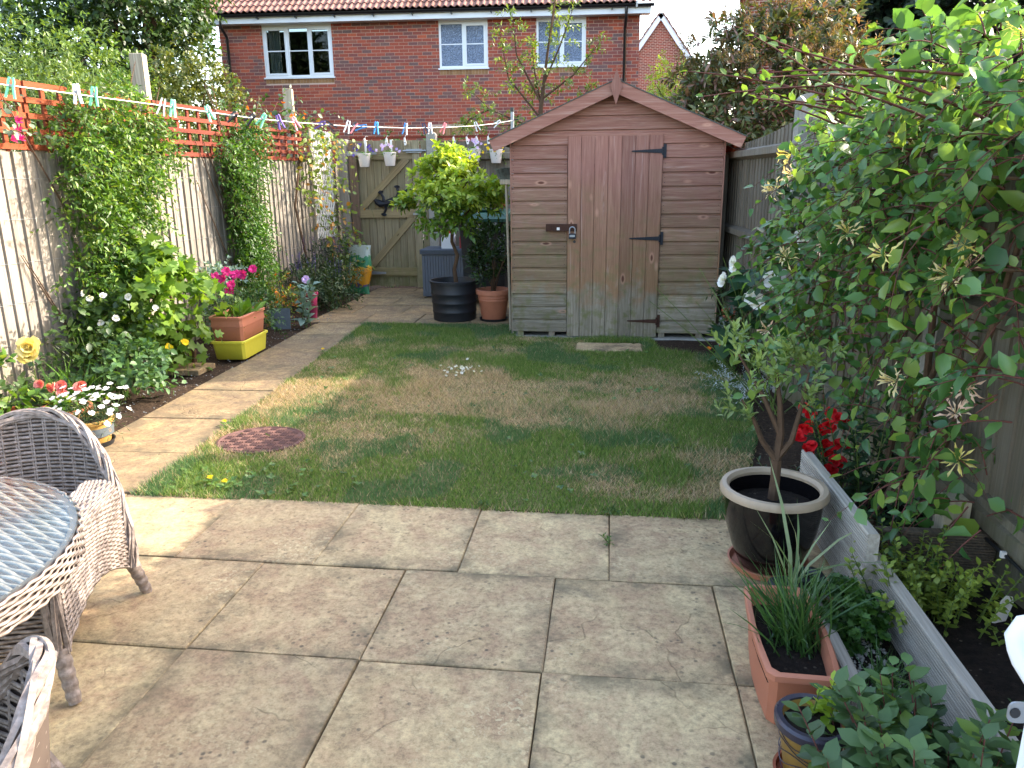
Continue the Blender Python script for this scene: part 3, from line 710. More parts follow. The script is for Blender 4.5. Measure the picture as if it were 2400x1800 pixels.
def conc_post(x, y, h, label, w=.11, rz=0.):
    pr = [(-w/2, -.02), (w/2, -.02)]+[(math.cos(a)*w/2, h-w/2*.8+math.sin(a)*w/2*.8) for a in np.linspace(0, math.pi, 9)]
    M = Matrix.Translation((x, y, 0)) @ Matrix.Rotation(rz, 4, 'Z')
    return tag(MB().prism(pr, -w/2, w/2, 1, M).build('concrete_post', m_conc), label, 'post')
conc_post(-2.43, GY-.02, 2.13, 'round topped concrete post right beside the gate', .125)
BF = thing('back_fence', 'shaded board fence between the gate and the shed', 'fence', (-1.6, GY, 0))
bb = MB().prism([(0, 0), (.12, 0), (.12, -.005), (0, -.016)], 0, 2.0, 2).mesh('board'); bb.materials.append(m_fenceR)
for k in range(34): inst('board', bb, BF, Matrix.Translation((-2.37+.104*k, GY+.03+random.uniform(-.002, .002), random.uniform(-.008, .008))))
for z in (1.80, .95, .25): MB().prism([(GY-.05, z-.03), (GY+.012, z-.055), (GY+.012, z+.055), (GY-.05, z+.04)], -2.37, 1.05, 0).build('rail', m_fenceR, BF)
RR = tag(MB().box(-3.62, -1.1, GY+.09, GY+.13, 2.055, 2.085).box(-3.62, -3.58, GY+.09, GY+.13, 0, 2.055).box(-1.14, -1.1, GY+.09, GY+.13, 0, 2.055).build('painted_rail', m_redst), 'thin red brown rail running just above the gate top', 'rail')
# ---------------------------------------------------------------- shaded fence by the climbers
FA, FB = Vector((1.52, 1.2, 0)), Vector((1.08, 9.6, 0)); fd = (FB-FA).normalized()
def fr(y): return FA.x+(y-FA.y)*fd.x/fd.y
RF = thing('shaded_fence', 'grey shaded board fence behind honeysuckle and roses', 'fence', (fr(5), 5, 0))
rz = -math.atan2(fd.x, fd.y); y = 1.2
pm = MB().prism([(0, 0), (-.017, 0), (-.005, .125), (0, .125)], 0, 1., 2).mesh('board'); pm.materials.append(m_fenceR)
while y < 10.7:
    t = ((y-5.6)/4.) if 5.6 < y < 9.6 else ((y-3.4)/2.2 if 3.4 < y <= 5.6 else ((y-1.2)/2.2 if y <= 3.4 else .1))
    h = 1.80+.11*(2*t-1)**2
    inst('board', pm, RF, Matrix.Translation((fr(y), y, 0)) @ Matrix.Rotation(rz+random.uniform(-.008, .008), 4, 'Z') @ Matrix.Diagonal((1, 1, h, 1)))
    y += .104*random.uniform(.97, 1.03)
for z in (1.70, 1.02, .3):
    MB().prism([(-.018, z-.045), (-.075, z-.02), (-.075, z+.03), (-.018, z+.05)], 0, 9.4, 1, Matrix.Translation((fr(1.2), 1.2, 0)) @ Matrix.Rotation(rz, 4, 'Z')).build('rail', m_fenceR, RF)
MB().box(-.03, -.019, 0, 9.4, -.02, .12, Matrix.Translation((fr(1.2), 1.2, 0)) @ Matrix.Rotation(rz, 4, 'Z')).build('gravel_board', m_fenceR, RF)
for yy, lb in ((9.6, 'concrete fence post behind the shed eaves'), (5.6, 'concrete fence post topped above white roses'), (3.35, 'concrete fence post buried in honeysuckle')):
    conc_post(fr(yy)-.01, yy, 1.93 if yy < 4 else (2.04 if yy < 9 else 2.1), lb, .12, rz)
tag(MB().box(1.12, 1.17, 7.6, 9.4, 1.735, 1.80).build('stained_plank', m_orange), 'loose orange stained plank fixed along the fence beside the shed', 'plank')
tag(MB().tube([(1.06, 7.7, 1.80), (1.10, 7.9, 1.85), (1.11, 8.2, 1.86), (1.1, 8.0, 1.82), (1.12, 7.6, 1.76), (1.16, 7.0, 1.73), (1.2, 6.4, 1.70)], .007, 6).build('black_cable', m_gut, None, True), 'black cable looped over the stained plank by the shed roof', 'cable')
# ---------------------------------------------------------------- shed
def shed():
    yF, xl, xr, x0, zap, sl_ = 7.47, -.935, 1.015, .03, 2.30, .434
    Z = thing('garden_shed', 'faded red wooden shed with apex roof at the end of the lawn', 'shed', (0, 7.47, 0))
    core = MB().prism([(xl+.02, .06), (xr-.02, .06), (xr-.02, zap-.02-(xr-x0)*sl_), (x0, zap-.03), (xl+.02, zap-.02-(x0-xl)*sl_)], yF+.02, 9.2, 1)
    core.build('carcass', m_shedx, Z)
    prof = lambda z0, h: [(yF+.018, z0), (yF+.003, z0), (yF, z0+.003), (yF, z0+h-.034), (yF+.004, z0+h-.026), (yF+.012, z0+h-.020), (yF+.013, z0+h-.004), (yF+.018, z0+h-.004)]
    P = .1262; nb = MB().tube([(0, .001, 0), (0, -.002, 0)], .0035, 6).mesh('nail'); nb.materials.append(m_iron)
    for r_ in range(19):
        z = .045+r_*P; h = P
        lo = max(xl, x0-(zap-z)/sl_); hi = min(xr, x0+(zap-z)/sl_)
        lo2 = max(xl, x0-(zap-z-h)/sl_) if z+h < zap else x0; hi2 = min(xr, x0+(zap-z-h)/sl_) if z+h < zap else x0
        if hi-lo < .05: break
        for a, b in ([(xl, -.406), (.471, xr)] if z < 1.80 else [(lo, hi)]):
            if z >= 1.80 or b-a < 0: a2, b2 = lo2, hi2
            else: a2, b2 = (a, b)
            if z < 1.8:
                a2 = max(a, lo2); b2 = min(b, hi2); a, b = max(a, lo), min(b, hi)
            pr = prof(z+(0 if z < 1.80 else .0), h); n = len(pr)
            if z < 1.8 <= z+h: pass
            vs = [(a if q[1] < z+h*.5 else a2, q[0], q[1]) for q in pr]+[(b if q[1] < z+h*.5 else b2, q[0], q[1]) for q in pr]
            fs = [tuple(range(n))[::-1], tuple(range(n, 2*n))]+[(i, (i+1) % n, n+(i+1) % n, n+i) for i in range(n)]
            MB().add(vs, fs).build('board', m_shedx, Z)
            if z < 1.8:
                for xx in (a+.022, b-.022):
                    for dz in (.03, .075): inst('nail', nb, Z, Matrix.Translation((xx, yF, z+dz)))
    for x in (xl-.012, xr+.002): MB().box(x, x+.012, yF-.004, yF+.03, .03, 1.83).build('corner_trim', m_shedz, Z)
    # door
    dm = None; W7 = .871/7
    D = MB().box(-.40, .467, yF-.004, yF+.006, .012, 1.872).build('door', m_shedz, Z)
    for k in range(7):
        a = -.401+W7*k+.0012; b = a+W7-.0024; y1, y0 = yF-.003, yF-.018
        me = MB().add([(a, y1, .008), (b, y1, .008), (b, y0+.004, .008), (b-.004, y0, .008), (a+.004, y0, .008), (a, y0+.004, .008)]+[(a, y1, 1.883), (b, y1, 1.883), (b, y0+.004, 1.883), (b-.004, y0, 1.883), (a+.004, y0, 1.883), (a, y0+.004, 1.883)],
            [(5, 4, 3, 2, 1, 0), (6, 7, 8, 9, 10, 11)]+[(i, (i+1) % 6, 6+(i+1) % 6, 6+i) for i in range(6)])
        me.build('plank', m_shedz, D)
    for z, m_ in ((1.745, m_iron), (.955, m_iron), (.166, m_rust)):
        h = MB().prism([(.19, z-.006), (.46, z-.02), (.46, z+.02), (.19, z+.006), (.182, z)], yF-.026, yF-.019, 1).box(.474, .50, yF-.012, yF-.004, z-.06, z+.06).tube([(.467, yF-.02, z-.035), (.467, yF-.02, z+.035)], .009, 8)
        for xx in (.25, .33, .41): h.tube([(xx, yF-.026, z), (xx, yF-.031, z)], .007, 6)
        h.build('hinge', m_, D)
    hs = MB().box(-.605, -.31, yF-.03, yF-.022, 1.022, 1.092).box(-.605, -.56, yF-.036, yF-.03, 1.03, 1.084).box(-.545, -.535, yF-.036, yF-.03, 1.026, 1.088).build('hasp', m_rust, Z)
    MB().box(-.50, -.474, yF-.034, yF-.031, 1.035, 1.06).build('sticker', m_white_tr, hs)
    pts = [(-.378, yF-.05, 1.0), (-.378, yF-.05, 1.04)]+[(-.352+.026*math.cos(a), yF-.05, 1.04+.026*math.sin(a)) for a in np.linspace(math.pi, 0, 7)]+[(-.326, yF-.05, 1.0)]
    pl = thing('padlock', 'small steel padlock hanging from the shed hasp', 'padlock', (-.352, yF-.05, .96))
    MB().cbox(-.385, -.318, yF-.066, yF-.036, .955, 1.005, .006).build('body', m_iron, pl)
    MB().box(-.377, -.327, yF-.0675, yF-.066, .972, .992).build('face_plate', m_galv, pl)
    MB().tube(pts, .006, 8).build('shackle', m_galv, pl, True)
    MB().tube([(-.333, yF-.0185, .925), (-.333, yF-.0195, .925)], .014, 12).build('keyhole', m_gut, D)
    # roof, bargeboards, finial
    L = 1.26; a = math.atan(sl_)
    for s in (-1, 1):
        M = Matrix.Translation((x0, 0, zap+.055)) @ Matrix.Scale(s, 4, (1, 0, 0)) @ Matrix.Rotation(a, 4, 'Y')
        r_ = MB().box(-.005, L-.02, yF-.08, 9.28, -.03, -.006, M).build('roof', m_felt, Z)
        MB().box(.0, L, yF-.115, yF-.092, -.105, .0, M).build('bargeboard', m_shedx, r_)
        MB().box(-.004, L+.01, yF-.122, 9.3, .001, .009, M).build('felt', m_felt, r_)
    MB().prism([(x0, 2.14), (x0+.052, 2.30), (x0+.03, 2.36), (x0, 2.445), (x0-.03, 2.36), (x0-.052, 2.30)], yF-.14, yF-.124, 1).build('finial', m_shedz, Z)
    for x in (-.86, -.55, -.18, .17, .52, .88): MB().box(x-.03, x+.03, yF+.01, 9.1, -.02, .059).build('bearer', m_shedz, Z)
    tag(MB().cbox(-.98, 1.08, yF-.06, 9.35, -.06, -.0, .01).build('shed_base', m_conc), 'low concrete slab base under the shed', 'slab')
    tag(MB().cbox(-.283, .314, 6.82, 7.14, -.04, .012, .008).build('stepping_slab', m_slab), 'pale paving slab used as a step below the shed door', 'slab')
shed()
# ================================================================ furniture on the patio
def wicker_mat():
    t = T('grey_wicker'); r = t.rnd(); v = t.obj(); f = t.noise(v, 60., 3)
    col = t.ramp(f, [(.3, c(112, 99, 90)), (.55, c(143, 129, 119)), (.75, c(170, 157, 149))])
    col = t.mix(1., col, t.ramp(t.noise(v, 9., 3), [(.3, .8), (.7, 1.1)]), 'MULTIPLY')
    return t.out(col, .5, t.bump(f, .2, .002), .4)
m_wick = wicker_mat()
m_wickd = plain('dark_wicker_core', c(88, 76, 68), .8, .2)
def braid(path, rad, tr, k, turns, mat, name, parent, M=None, sides=4):
    """k strands twisted round a path"""
    path = [Vector(p) for p in path]; n = len(path); V = []; F = []
    acc = [0.]
    for i in range(1, n): acc.append(acc[-1]+(path[i]-path[i-1]).length)
    tot = acc[-1]; m = int(tot/.012)+2
    pts = []
    for q in range(m+1):
        d = tot*q/m; i = max(0, min(n-2, next((j for j in range(n-1) if acc[j+1] >= d), n-2)))
        f = (d-acc[i])/max(acc[i+1]-acc[i], 1e-6); pts.append(path[i].lerp(path[i+1], f))
    N = None; fr_ = []
    for i, p in enumerate(pts):
        t = (pts[min(i+1, m)]-pts[max(i-1, 0)]).normalized()
        N = t.orthogonal().normalized() if N is None else (N-t*N.dot(t)).normalized()
        fr_.append((N.copy(), t.cross(N)))
    mb = MB()
    for s in range(k):
        q = []
        for i, p in enumerate(pts):
            a = 2*math.pi*(s/k+turns*tot*i/m*(1 if s % 3 else -.6)); rr = rad*(1+.18*math.cos(a*1.7+s*2.1))
            q.append(p+fr_[i][0]*math.cos(a)*rr+fr_[i][1]*math.sin(a)*rr)
        mb.tube(q, tr, sides, M)
    return mb.build(name, mat, parent, True, kind='stuff')
def chair(name, label, M):
    C = thing(name, label, 'chair', tuple(M.translation), 'wicker tub chairs round the glass table')
    mk = lambda nm, VF, par=C: fast(nm, (np.c_[VF[0], np.ones(len(VF[0]))] @ np.array(M).T)[:, :3], VF[1], m_wick, par, 'stuff', True)
    HWd, Z0, ZT, YB = .33, .15, .70, .29       # local: x right, y back(+), z up
    def arch(u): return Z0+(ZT-Z0)*max(0., 1-abs(u)**2.3)**.55
    def hwz(z): return HWd*max(0., 1-((z-Z0)/(ZT-Z0))**(1/.55))**(1/2.3)
    yb = lambda x, z: YB-.16*(x/HWd)**2+.12*(z-Z0)
    pitch = .0145; rows = int((ZT-Z0-.02)/pitch)
    zr = lambda r: Z0+.01+r*pitch
    Sf = lambda u, r: np.stack([u, yb(u, zr(r)), np.full_like(u, zr(r))], 1)
    Nf = lambda u, r: nrm(np.stack([-.32*u/HWd**2*-1*0-u*2.9*-.0-u*2.9, -np.ones_like(u), .12*np.ones_like(u)], 1)) if True else None
    back = mk('woven_back', weave(Sf, Nf, rows, 21., .0035, .0068, .0026, lambda r: (-hwz(zr(r)), hwz(zr(r))), 5))
    st = MB()
    for x in np.arange(-.31, .311, .0476):
        zt = arch(x/HWd); zz = np.linspace(Z0, zt, 8)
        for d in (-.004, .004): st.tube([(x+d, yb(x, z)+.0, z) for z in zz], .0032, 4, M)
    st.build('stakes', m_wick, C, True, kind='stuff')
    rim = [(HWd*math.copysign(1, u)*min(1, abs(u)), yb(HWd*u, arch(u)), arch(u)) for u in np.concatenate([np.linspace(-1, -.94, 7), np.linspace(-.92, .92, 30), np.linspace(.94, 1, 7)])]
    braid(rim, .0145, .0078, 9, 2.4, m_wick, 'braided_rim', C, M)
    # backing sheet keeps the weave closed
    bv = []; bf = []; nb = 22
    for i in range(nb+1):
        x = -HWd*.97+2*HWd*.97*i/nb
        for j in range(9): z = Z0+(arch(x/HWd)-Z0)*j/8; bv.append((x, yb(x, z)+.006, z))
    for i in range(nb):
        for j in range(8): bf.append((i*9+j, i*9+j+1, (i+1)*9+j+1, (i+1)*9+j))
    MB().add(bv, bf, M).build('back_core', m_wickd, C, True)
    # arms: rounded woven bolsters from back to front post
    for s in (-1, 1):
        def arm(u, w):   # u 0 back..1 front, w 0 outer bottom .. 1 inner bottom
            u = np.asarray(u, float); y = YB-.17-.50*u; top = .50-.03*u
            xo = s*(HWd-.01-.035*u)
            bot = .15+.09*np.sin(np.pi*np.clip(u, 0, 1))
            if w < .6: f = w/.6; z = bot+(top-.05-bot)*f; x = xo+0*u; 
            elif w < .8:
                a = (w-.6)/.2*math.pi/2; z = top-.05+.05*math.sin(a); x = xo-s*.05*(1-math.cos(a))
            else: f = (w-.8)/.2; z = top-.0*f; x = xo-s*(.05+.06*f)
            return np.stack([x+0*u, y, z+0*u], 1)
        R_ = 50; wr = lambda r: .01+.98*r/(R_-1)
        def An(u, r):
            w = wr(r)
            if w < .6: n = (s, 0, .1)
            elif w < .8: a = (w-.6)/.2*math.pi/2; n = (s*math.cos(a), 0, math.sin(a))
            else: n = (0, 0, 1)
            return np.repeat(np.array([n], float), len(u), 0)
        mk('woven_arm', weave(lambda u, r: arm(u, wr(r)), An, R_, 16., .0024, .0062, .0024, lambda r: (0, 1), 5))
        cv = np.concatenate([arm(np.linspace(0, 1, 12), w)-0.004*np.array([s, 0, .6]) for w in np.linspace(0, 1, 12)]); cf = []
        for i in range(11):
            for j in range(11): cf.append((i*12+j, i*12+j+1, (i+1)*12+j+1, (i+1)*12+j))
        MB().add([tuple(p) for p in cv], cf, M).build('arm_core', m_wickd, C, True)
        fx_, fy = s*(HWd-.07), YB-.69
        braid([(fx_, fy+.03, .47), (fx_, fy, .40), (fx_+s*.004, fy-.006, .30), (fx_+s*.008, fy-.008, .2), (fx_+s*.01, fy-.01, .155)], .023, .0068, 16, .6, m_wick, 'front_post', C, M)
    # seat and apron
    mk('woven_seat', weave(lambda u, r: np.stack([u, np.full_like(u, YB-.13-r*.0145), np.full_like(u, .37)], 1), lambda u, r: np.repeat(np.array([[0, 0, 1.]]), len(u), 0), 38, 20., .003, .0068, .0026, lambda r: (-.27, .27), 5))
    mk('woven_apron', weave(lambda u, r: np.stack([u, np.full_like(u, YB-.70), np.full_like(u, .15+r*.0145)], 1), lambda u, r: np.repeat(np.array([[0, -1., 0]]), len(u), 0), 16, 20., .0035, .0068, .0026, lambda r: (-.26, .26), 5))
    MB().box(-.26, .26, YB-.69, YB-.685, .15, .37, M).box(-.27, .27, YB-.69, YB-.12, .355, .362, M).build('seat_core', m_wickd, C)
    for (lx, ly, sx, sy) in ((HWd-.02, YB-.13, .03, .05), (-HWd+.02, YB-.13, -.03, .05), (HWd-.06, YB-.70, .03, -.035), (-HWd+.06, YB-.70, -.03, -.035)):
        pr = []; n = 30
        p_ = [(lx+sx*t, ly+sy*t, .17-.17*t) for t in np.linspace(0, 1, n)]
        rr = [.026-.006*t+.0018*math.sin(t*n*1.57*.66) for t in np.linspace(0, 1, n)]
        MB().tube(p_, rr, 10, M).build('leg', m_wick, C, True)
    return C
def facing(x, y, dx, dy): # chair local -y is its front
    a = math.atan2(dx, -dy); return Matrix.Translation((x, y, 0)) @ Matrix.Rotation(a, 4, 'Z')
chair('wicker_chair', 'grey wicker tub chair with its seat pushed under the round table', facing(-2.0, 2.155, .30, -.95))
chair('wicker_chair', 'grey wicker chair of which only an upper edge shows in the bottom corner', facing(-1.27, .865, -.80, -.60))
def table():
    cx, cy, r, z = -1.767, 1.298, .564, .72
    t = thing('round_table', 'round wicker table with a glass top', 'table', (cx, cy, 0))
    gl = [(0, z-.008), (r-.002, z-.008), (r, z-.006), (r, z-.002), (r-.002, z), (0, z)]
    MB().lathe(gl, 72, None, cx, cy).build('glass_top', m_glasst, t, True)
    rt = r-.012; ca, sa = math.cos(-.32), math.sin(-.32); rows = 74; pit = 2*rt/rows
    def Sf(u, rr):
        v = -rt+pit*(rr+.5); return np.stack([cx+u*ca-v*sa, cy+u*sa+v*ca, np.full_like(u, z-.016)], 1)
    VF = weave(Sf, lambda u, rr: np.repeat(np.array([[0, 0, 1.]]), len(u), 0), rows, 17., .003, .0072, .0026, lambda rr: ((lambda h: (-h, h))(math.sqrt(max(0, rt*rt-(-rt+pit*(rr+.5))**2)))), 5)
    fast('woven_top', VF[0], VF[1], m_wick, t, 'stuff', True)
    MB().lathe([(0, z-.027), (rt, z-.027), (rt, z-.022), (0, z-.022)], 48, None, cx, cy).build('top_core', m_wickd, t)
    def Sr(u, rr): return np.stack([cx+(r+.004)*np.cos(u), cy+(r+.004)*np.sin(u), np.full_like(u, z-.012-rr*.0105)], 1)
    VF = weave(Sr, lambda u, rr: np.stack([np.cos(u), np.sin(u), 0*u], 1), 7, 22., .003, .005, .0026, lambda rr: (0, 6.2832), 5)
    fast('woven_rim', VF[0], VF[1], m_wick, t, 'stuff', True)
    MB().lathe([(r-.02, z-.08), (r-.002, z-.08), (r-.002, z-.012), (r-.02, z-.012)], 60, None, cx, cy).build('rim_core', m_wickd, t, True)
    for a in (.6, 2.17, 3.74, 5.31): MB().tube([(cx+.2*math.cos(a), cy+.2*math.sin(a), z-.03), (cx+.3*math.cos(a), cy+.3*math.sin(a), .3), (cx+.42*math.cos(a), cy+.42*math.sin(a), 0)], .025, 8).build('leg', m_wick, t, True)
table()
# ================================================================ pots
m_terra = plain('terracotta', c(150, 86, 62), .8, .2, var=.1, nsc=12)
m_terrap = plain('pale_terracotta_plastic', c(176, 112, 86), .6, .3, var=.08)
m_orpot = plain('orange_pot_plastic', c(186, 92, 52), .55, .35, var=.06)
m_yelp = plain('yellow_plastic', c(200, 190, 60), .5, .4, var=.08)
m_purp = plain('plum_glaze', c(120, 32, 66), .35, .5, var=.06)
m_blackp = plain('black_plastic', c(30, 32, 36), .5, .4, var=.1)
m_glaze = plain('black_glaze', c(14, 12, 13), .12, .6, var=.1, bump=.01)
m_cream = plain('cream_rim_glaze', c(168, 148, 124), .5, .4, var=.15)
m_whitep = plain('white_pot', c(206, 198, 192), .6, .3, var=.06)
m_must = plain('mustard_glaze', c(140, 108, 52), .35, .5, var=.15)
m_navy = plain('dark_blue_glaze', c(52, 48, 60), .3, .5, var=.1)
m_grey = plain('grey_plastic', c(92, 98, 108), .6, .3, var=.06)
m_green = plain('green_plastic', c(34, 78, 66), .45, .4, var=.1)
m_conblk = plain('grey_planter_stone', c(132, 134, 134), .9, .15, var=.12, bump=.3)
m_bowl = plain('sand_glaze', c(176, 136, 72), .5, .4, var=.12)
m_slate = plain('slate', c(90, 98, 102), .8, .2, var=.2)
m_stem = leafm('green_stem', c(70, 92, 40), c(104, 124, 60), .05)
m_bark = plain('brown_bark', c(92, 72, 56), .9, .15, var=.25, nsc=40, bump=.6)
m_redstem = plain('reddish_stem', c(104, 62, 54), .7, .25, var=.2)
m_vine = plain('woody_vine', c(96, 76, 60), .9, .15, var=.25, nsc=50, bump=.6)
def pot(x, y, r0, r1, h, mat, name='plant_pot', label='', z=0., rim=.02, rt=.012, soil=True, catg='pot', rings=(), k=36, group=None):
    """tapered pot: base radius r0, top radius r1, real wall, collar, soil disc"""
    t = thing(name, label, catg, (x, y, z), group)
    pr = [(0, z), (r0*.96, z), (r0, z+.006)]
    hh = h-rim
    def rad(q): return r0+(r1-r0)*q
    zs = sorted({q for a in rings for q in (a-.012, a-.006, a+.006, a+.012)})
    for q in zs: pr.append((rad(q/h)+(.004 if abs(min(rings, key=lambda e: abs(e-q))-q) < .009 else 0), z+q))
    pr += [(rad(hh/h), z+hh-.002), (r1+rt, z+hh), (r1+rt+.001, z+h-.004), (r1+rt-.004, z+h), (r1-.006, z+h), (r1-.010, z+h-.006), (rad(.6)-.012, z+h*.6), (0, z+h*.6)]
    MB().lathe(pr, k, None, x, y).build('body', mat, t, True)
    if soil:
        s_ = MB().lathe([(0, z+h*.62), (rad(.82)-.012, z+h*.62), (rad(.85)-.013, z+h*.84), (rad(.5), z+h*.865), (0, z+h*.87)], 20, None, x, y).build('soil', m_soild, t, True)
    return t
def saucer(x, y, r, mat, label, z=0., h=.03):
    return tag(MB().lathe([(0, z), (r*.9, z), (r, z+h), (r-.008, z+h), (r*.88, z+.008), (0, z+.008)], 36, None, x, y).build('saucer', mat, None, True), label, 'saucer')
def trough(x, y, w, l, h, rz, mat, label, z=0., taper=.82, rimh=.02, name='trough_planter', soil=True, band=False, bow=0.):
    t = thing(name, label, 'planter', (x, y, z)); M = Matrix.Translation((x, y, z)) @ Matrix.Rotation(rz, 4, 'Z')
    def ring(sx, sy, zz):
        o = []
        n = 6; k = .02
        for (a, b) in ((-1, -1), (1, -1), (1, 1), (-1, 1)):
            p1, p2 = (a*sx, b*(sy-k), zz), (a*(sx-k), b*sy, zz)
            o += [p1, p2] if a*b > 0 else [p2, p1]
        if bow:
            mid = []
            for i in range(8):
                p, q = o[i], o[(i+1) % 8]; mid.append(p)
                if abs(p[0]-q[0]) < 1e-6 and abs(p[1]-q[1]) > .05:
                    for f in (.25, .5, .75): mid.append((p[0]+math.copysign(bow*math.sin(f*math.pi), p[0]), p[1]+(q[1]-p[1])*f, zz))
            o = mid
        return o
    a, b = w/2, l/2; T_ = taper
    seq = [(a*T_-.004, b*T_-.004, 0), (a*T_, b*T_, .004)]
    if band: seq += [(a*.93, b*.93, h*.62), (a*.93+.006, b*.93+.006, h*.63)]
    seq += [(a-.012, b-.012, h-rimh-.002), (a, b, h-rimh), (a, b, h-.004), (a-.004, b-.004, h), (a-.016, b-.016, h), (a-.022, b-.022, h-rimh), (a*T_-.002, b*T_-.002, h*.55)]
    rings_ = [ring(*q) for q in seq]; n = len(rings_[0]); vs = [p for r_ in rings_ for p in r_]; fs = []
    for i in range(len(rings_)-1):
        for j in range(n): fs.append((i*n+j, i*n+(j+1) % n, (i+1)*n+(j+1) % n, (i+1)*n+j))
    fs += [tuple(range(n))[::-1], tuple(range((len(rings_)-1)*n, len(rings_)*n))]
    MB().add(vs, fs, M).build('body', mat, t, True)
    if soil:
        q = ring(a*.9, b*.9, h*.72); MB().add(q+[(0, 0, h*.76)], [(i, (i+1) % n, n) for i in range(n)], M).build('soil', m_soild, t, True)
    return t
# --- near corner, right
gp = thing('glazed_pot', 'big glossy black pot with cream rim holding a small tree', 'pot', (.665, 2.92, .01))
MB().lathe([(0, .01), (.105, .01), (.118, .018), (.148, .09), (.172, .17), (.184, .25), (.186, .31), (.186, .33), (.172, .33), (.17, .25), (.155, .2), (0, .2)], 48, None, .665, 2.92).build('body', m_glaze, gp, True)
MB().lathe([(0, .2), (.165, .2), (.168, .265), (.1, .275), (0, .272)], 28, None, .665, 2.92).build('soil', m_soild, gp, True)
saucer(.665, 2.92, .16, m_terrap, 'terracotta saucer under the glossy black pot')
# cream rim ring as part
MB().lathe([(.172, .322), (.205, .318), (.208, .332), (.2, .348), (.182, .349), (.17, .336)], 48, None, .665, 2.92).build('rim', m_cream, gp, True)
trough(.566, 2.15, .20, .50, .20, -.03, m_terrap, 'terracotta coloured trough of chives at the patio edge', 0, .8, .022, bow=.012)
pp = pot(.545, 1.755, .062, .085, .17, m_must, 'patterned_pot', 'small mustard pot with dark rim and wavy lines', .018, .02, .008)
MB().lathe([(.078, .168), (.095, .166), (.096, .185), (.09, .192), (.076, .19)], 32, None, .545, 1.755).build('rim', m_navy, pp, True)
for k in range(5):
    pts = [(.545+(.068+.0175*(.2+.14*k)+.0012)*math.cos(a), 1.755+(.068+.0175*(.2+.14*k)+.0012)*math.sin(a), .05+.024*k+.012*math.sin(3*a+k*1.3)) for a in np.linspace(2.2, 5.6, 26)]
    MB().tube(pts, .0013, 4).build('painted_line', m_navy, pp)
saucer(.545, 1.755, .088, m_terra, 'terracotta saucer under the mustard pot', 0, .025)
trough(.655, 2.56, .11, .11, .12, .3, m_blackp, 'small square black pot of spring onions, behind the trough', 0, .8, .015, 'square_pot')
trough(.755, 2.66, .11, .11, .11, .1, m_blackp, 'small square black pot tucked against the timber edging', 0, .8, .015, 'square_pot')
tag(MB().cbox(.585, .76, 1.40, 1.52, .0, .07, .01).build('blue_tub', plain('pale_blue_plastic', c(150, 190, 205), .4, .4)), 'pale blue plastic tub under the mint at the picture edge', 'tub')
# --- by the shed
lp = pot(-1.70, 8.36, .235, .262, .44, m_blackp, 'barrel_pot', 'large black ribbed barrel pot of the lemon tree', 0, .03, .008, rings=(.1, .2, .3))
saucer(-1.253, 8.31, .16, m_blackp, 'black saucer under the terracotta bay pot', 0, .03)
pot(-1.253, 8.31, .13, .18, .335, m_terrap, 'terracotta_pot', 'ribbed terracotta pot of the dark bay bush next to the shed', .012, .05, .012, rings=(.22, .25))
# --- border pots
pot(-3.06, 4.03, .10, .125, .15, m_bowl, 'patterned_bowl', 'sand coloured bowl with grey spiral band, full of white flowers', .015, .02, .008)
bo = [o for o in bpy.data.objects if o.name.startswith('patterned_bowl')][0]
MB().lathe([(.113, .065), (.1205, .065), (.1245, .118), (.118, .118)], 40, None, -3.06, 4.03).build('grey_band', m_slate, bo, True)
for a0 in np.arange(0, 6.2, .9):
    pts = []
    for q in np.linspace(0, 9, 26):
        rr = .0016*q+.001; a = a0+rr*math.cos(q)/.12; zz = .092+rr*math.sin(q); R_ = .1245-.0008+(zz-.118)*.075
        pts.append((-3.06+R_*math.cos(a), 4.03+R_*math.sin(a), zz))
    MB().tube(pts, .0013, 4).build('spiral', m_bowl, bo)
saucer(-3.06, 4.03, .125, m_blackp, 'dark saucer under the spiral patterned bowl')
pot(-3.36, 4.22, .11, .145, .17, m_terra, 'terracotta_pot', 'red terracotta pot of pink begonias beside the patterned bowl', 0, .04, .01)
pot(-3.62, 4.02, .11, .145, .18, m_orpot, 'orange_pot', 'orange plastic pot of roses half hidden by the wicker chair', 0, .04, .01)
pot(-3.92, 4.1, .11, .15, .22, m_terra, 'terracotta_pot', 'terracotta pot against the fence at the picture edge', 0, .04, .01)
trough(-3.30, 6.47, .31, .56, .17, .045, m_yelp, 'yellow trough standing on the path edge under another planter', 0, .86, .022, soil=False)
trough(-3.30, 6.47, .30, .55, .25, .045, m_terrap, 'terracotta coloured trough of pink gerberas stacked in a yellow one', .135, .84, .022, band=True)
tag(MB().box(-3.62, -3.3, 5.7, 5.98, -.01, .03).build('stone_slab', m_path), 'small stone slab lying in the border before the stacked troughs', 'slab')
pot(-3.345, 8.28, .065, .088, .30, m_purp, 'plum_pot', 'tall plum coloured pot in the border with a lilac flower', .0, .03, .008)
for i_, (x, y, a) in enumerate(((-3.42, 7.62, .15),)): tag(MB().box(-.10, .10, -.008, .008, 0, .22, Matrix.Translation((x, y, 0)) @ Matrix.Rotation(a, 4, 'Z') @ Matrix.Rotation(-.15, 4, 'X')).build('slate_tile', m_slate), 'grey slate tile leaning in the border by the blue leaved plant', 'tile')
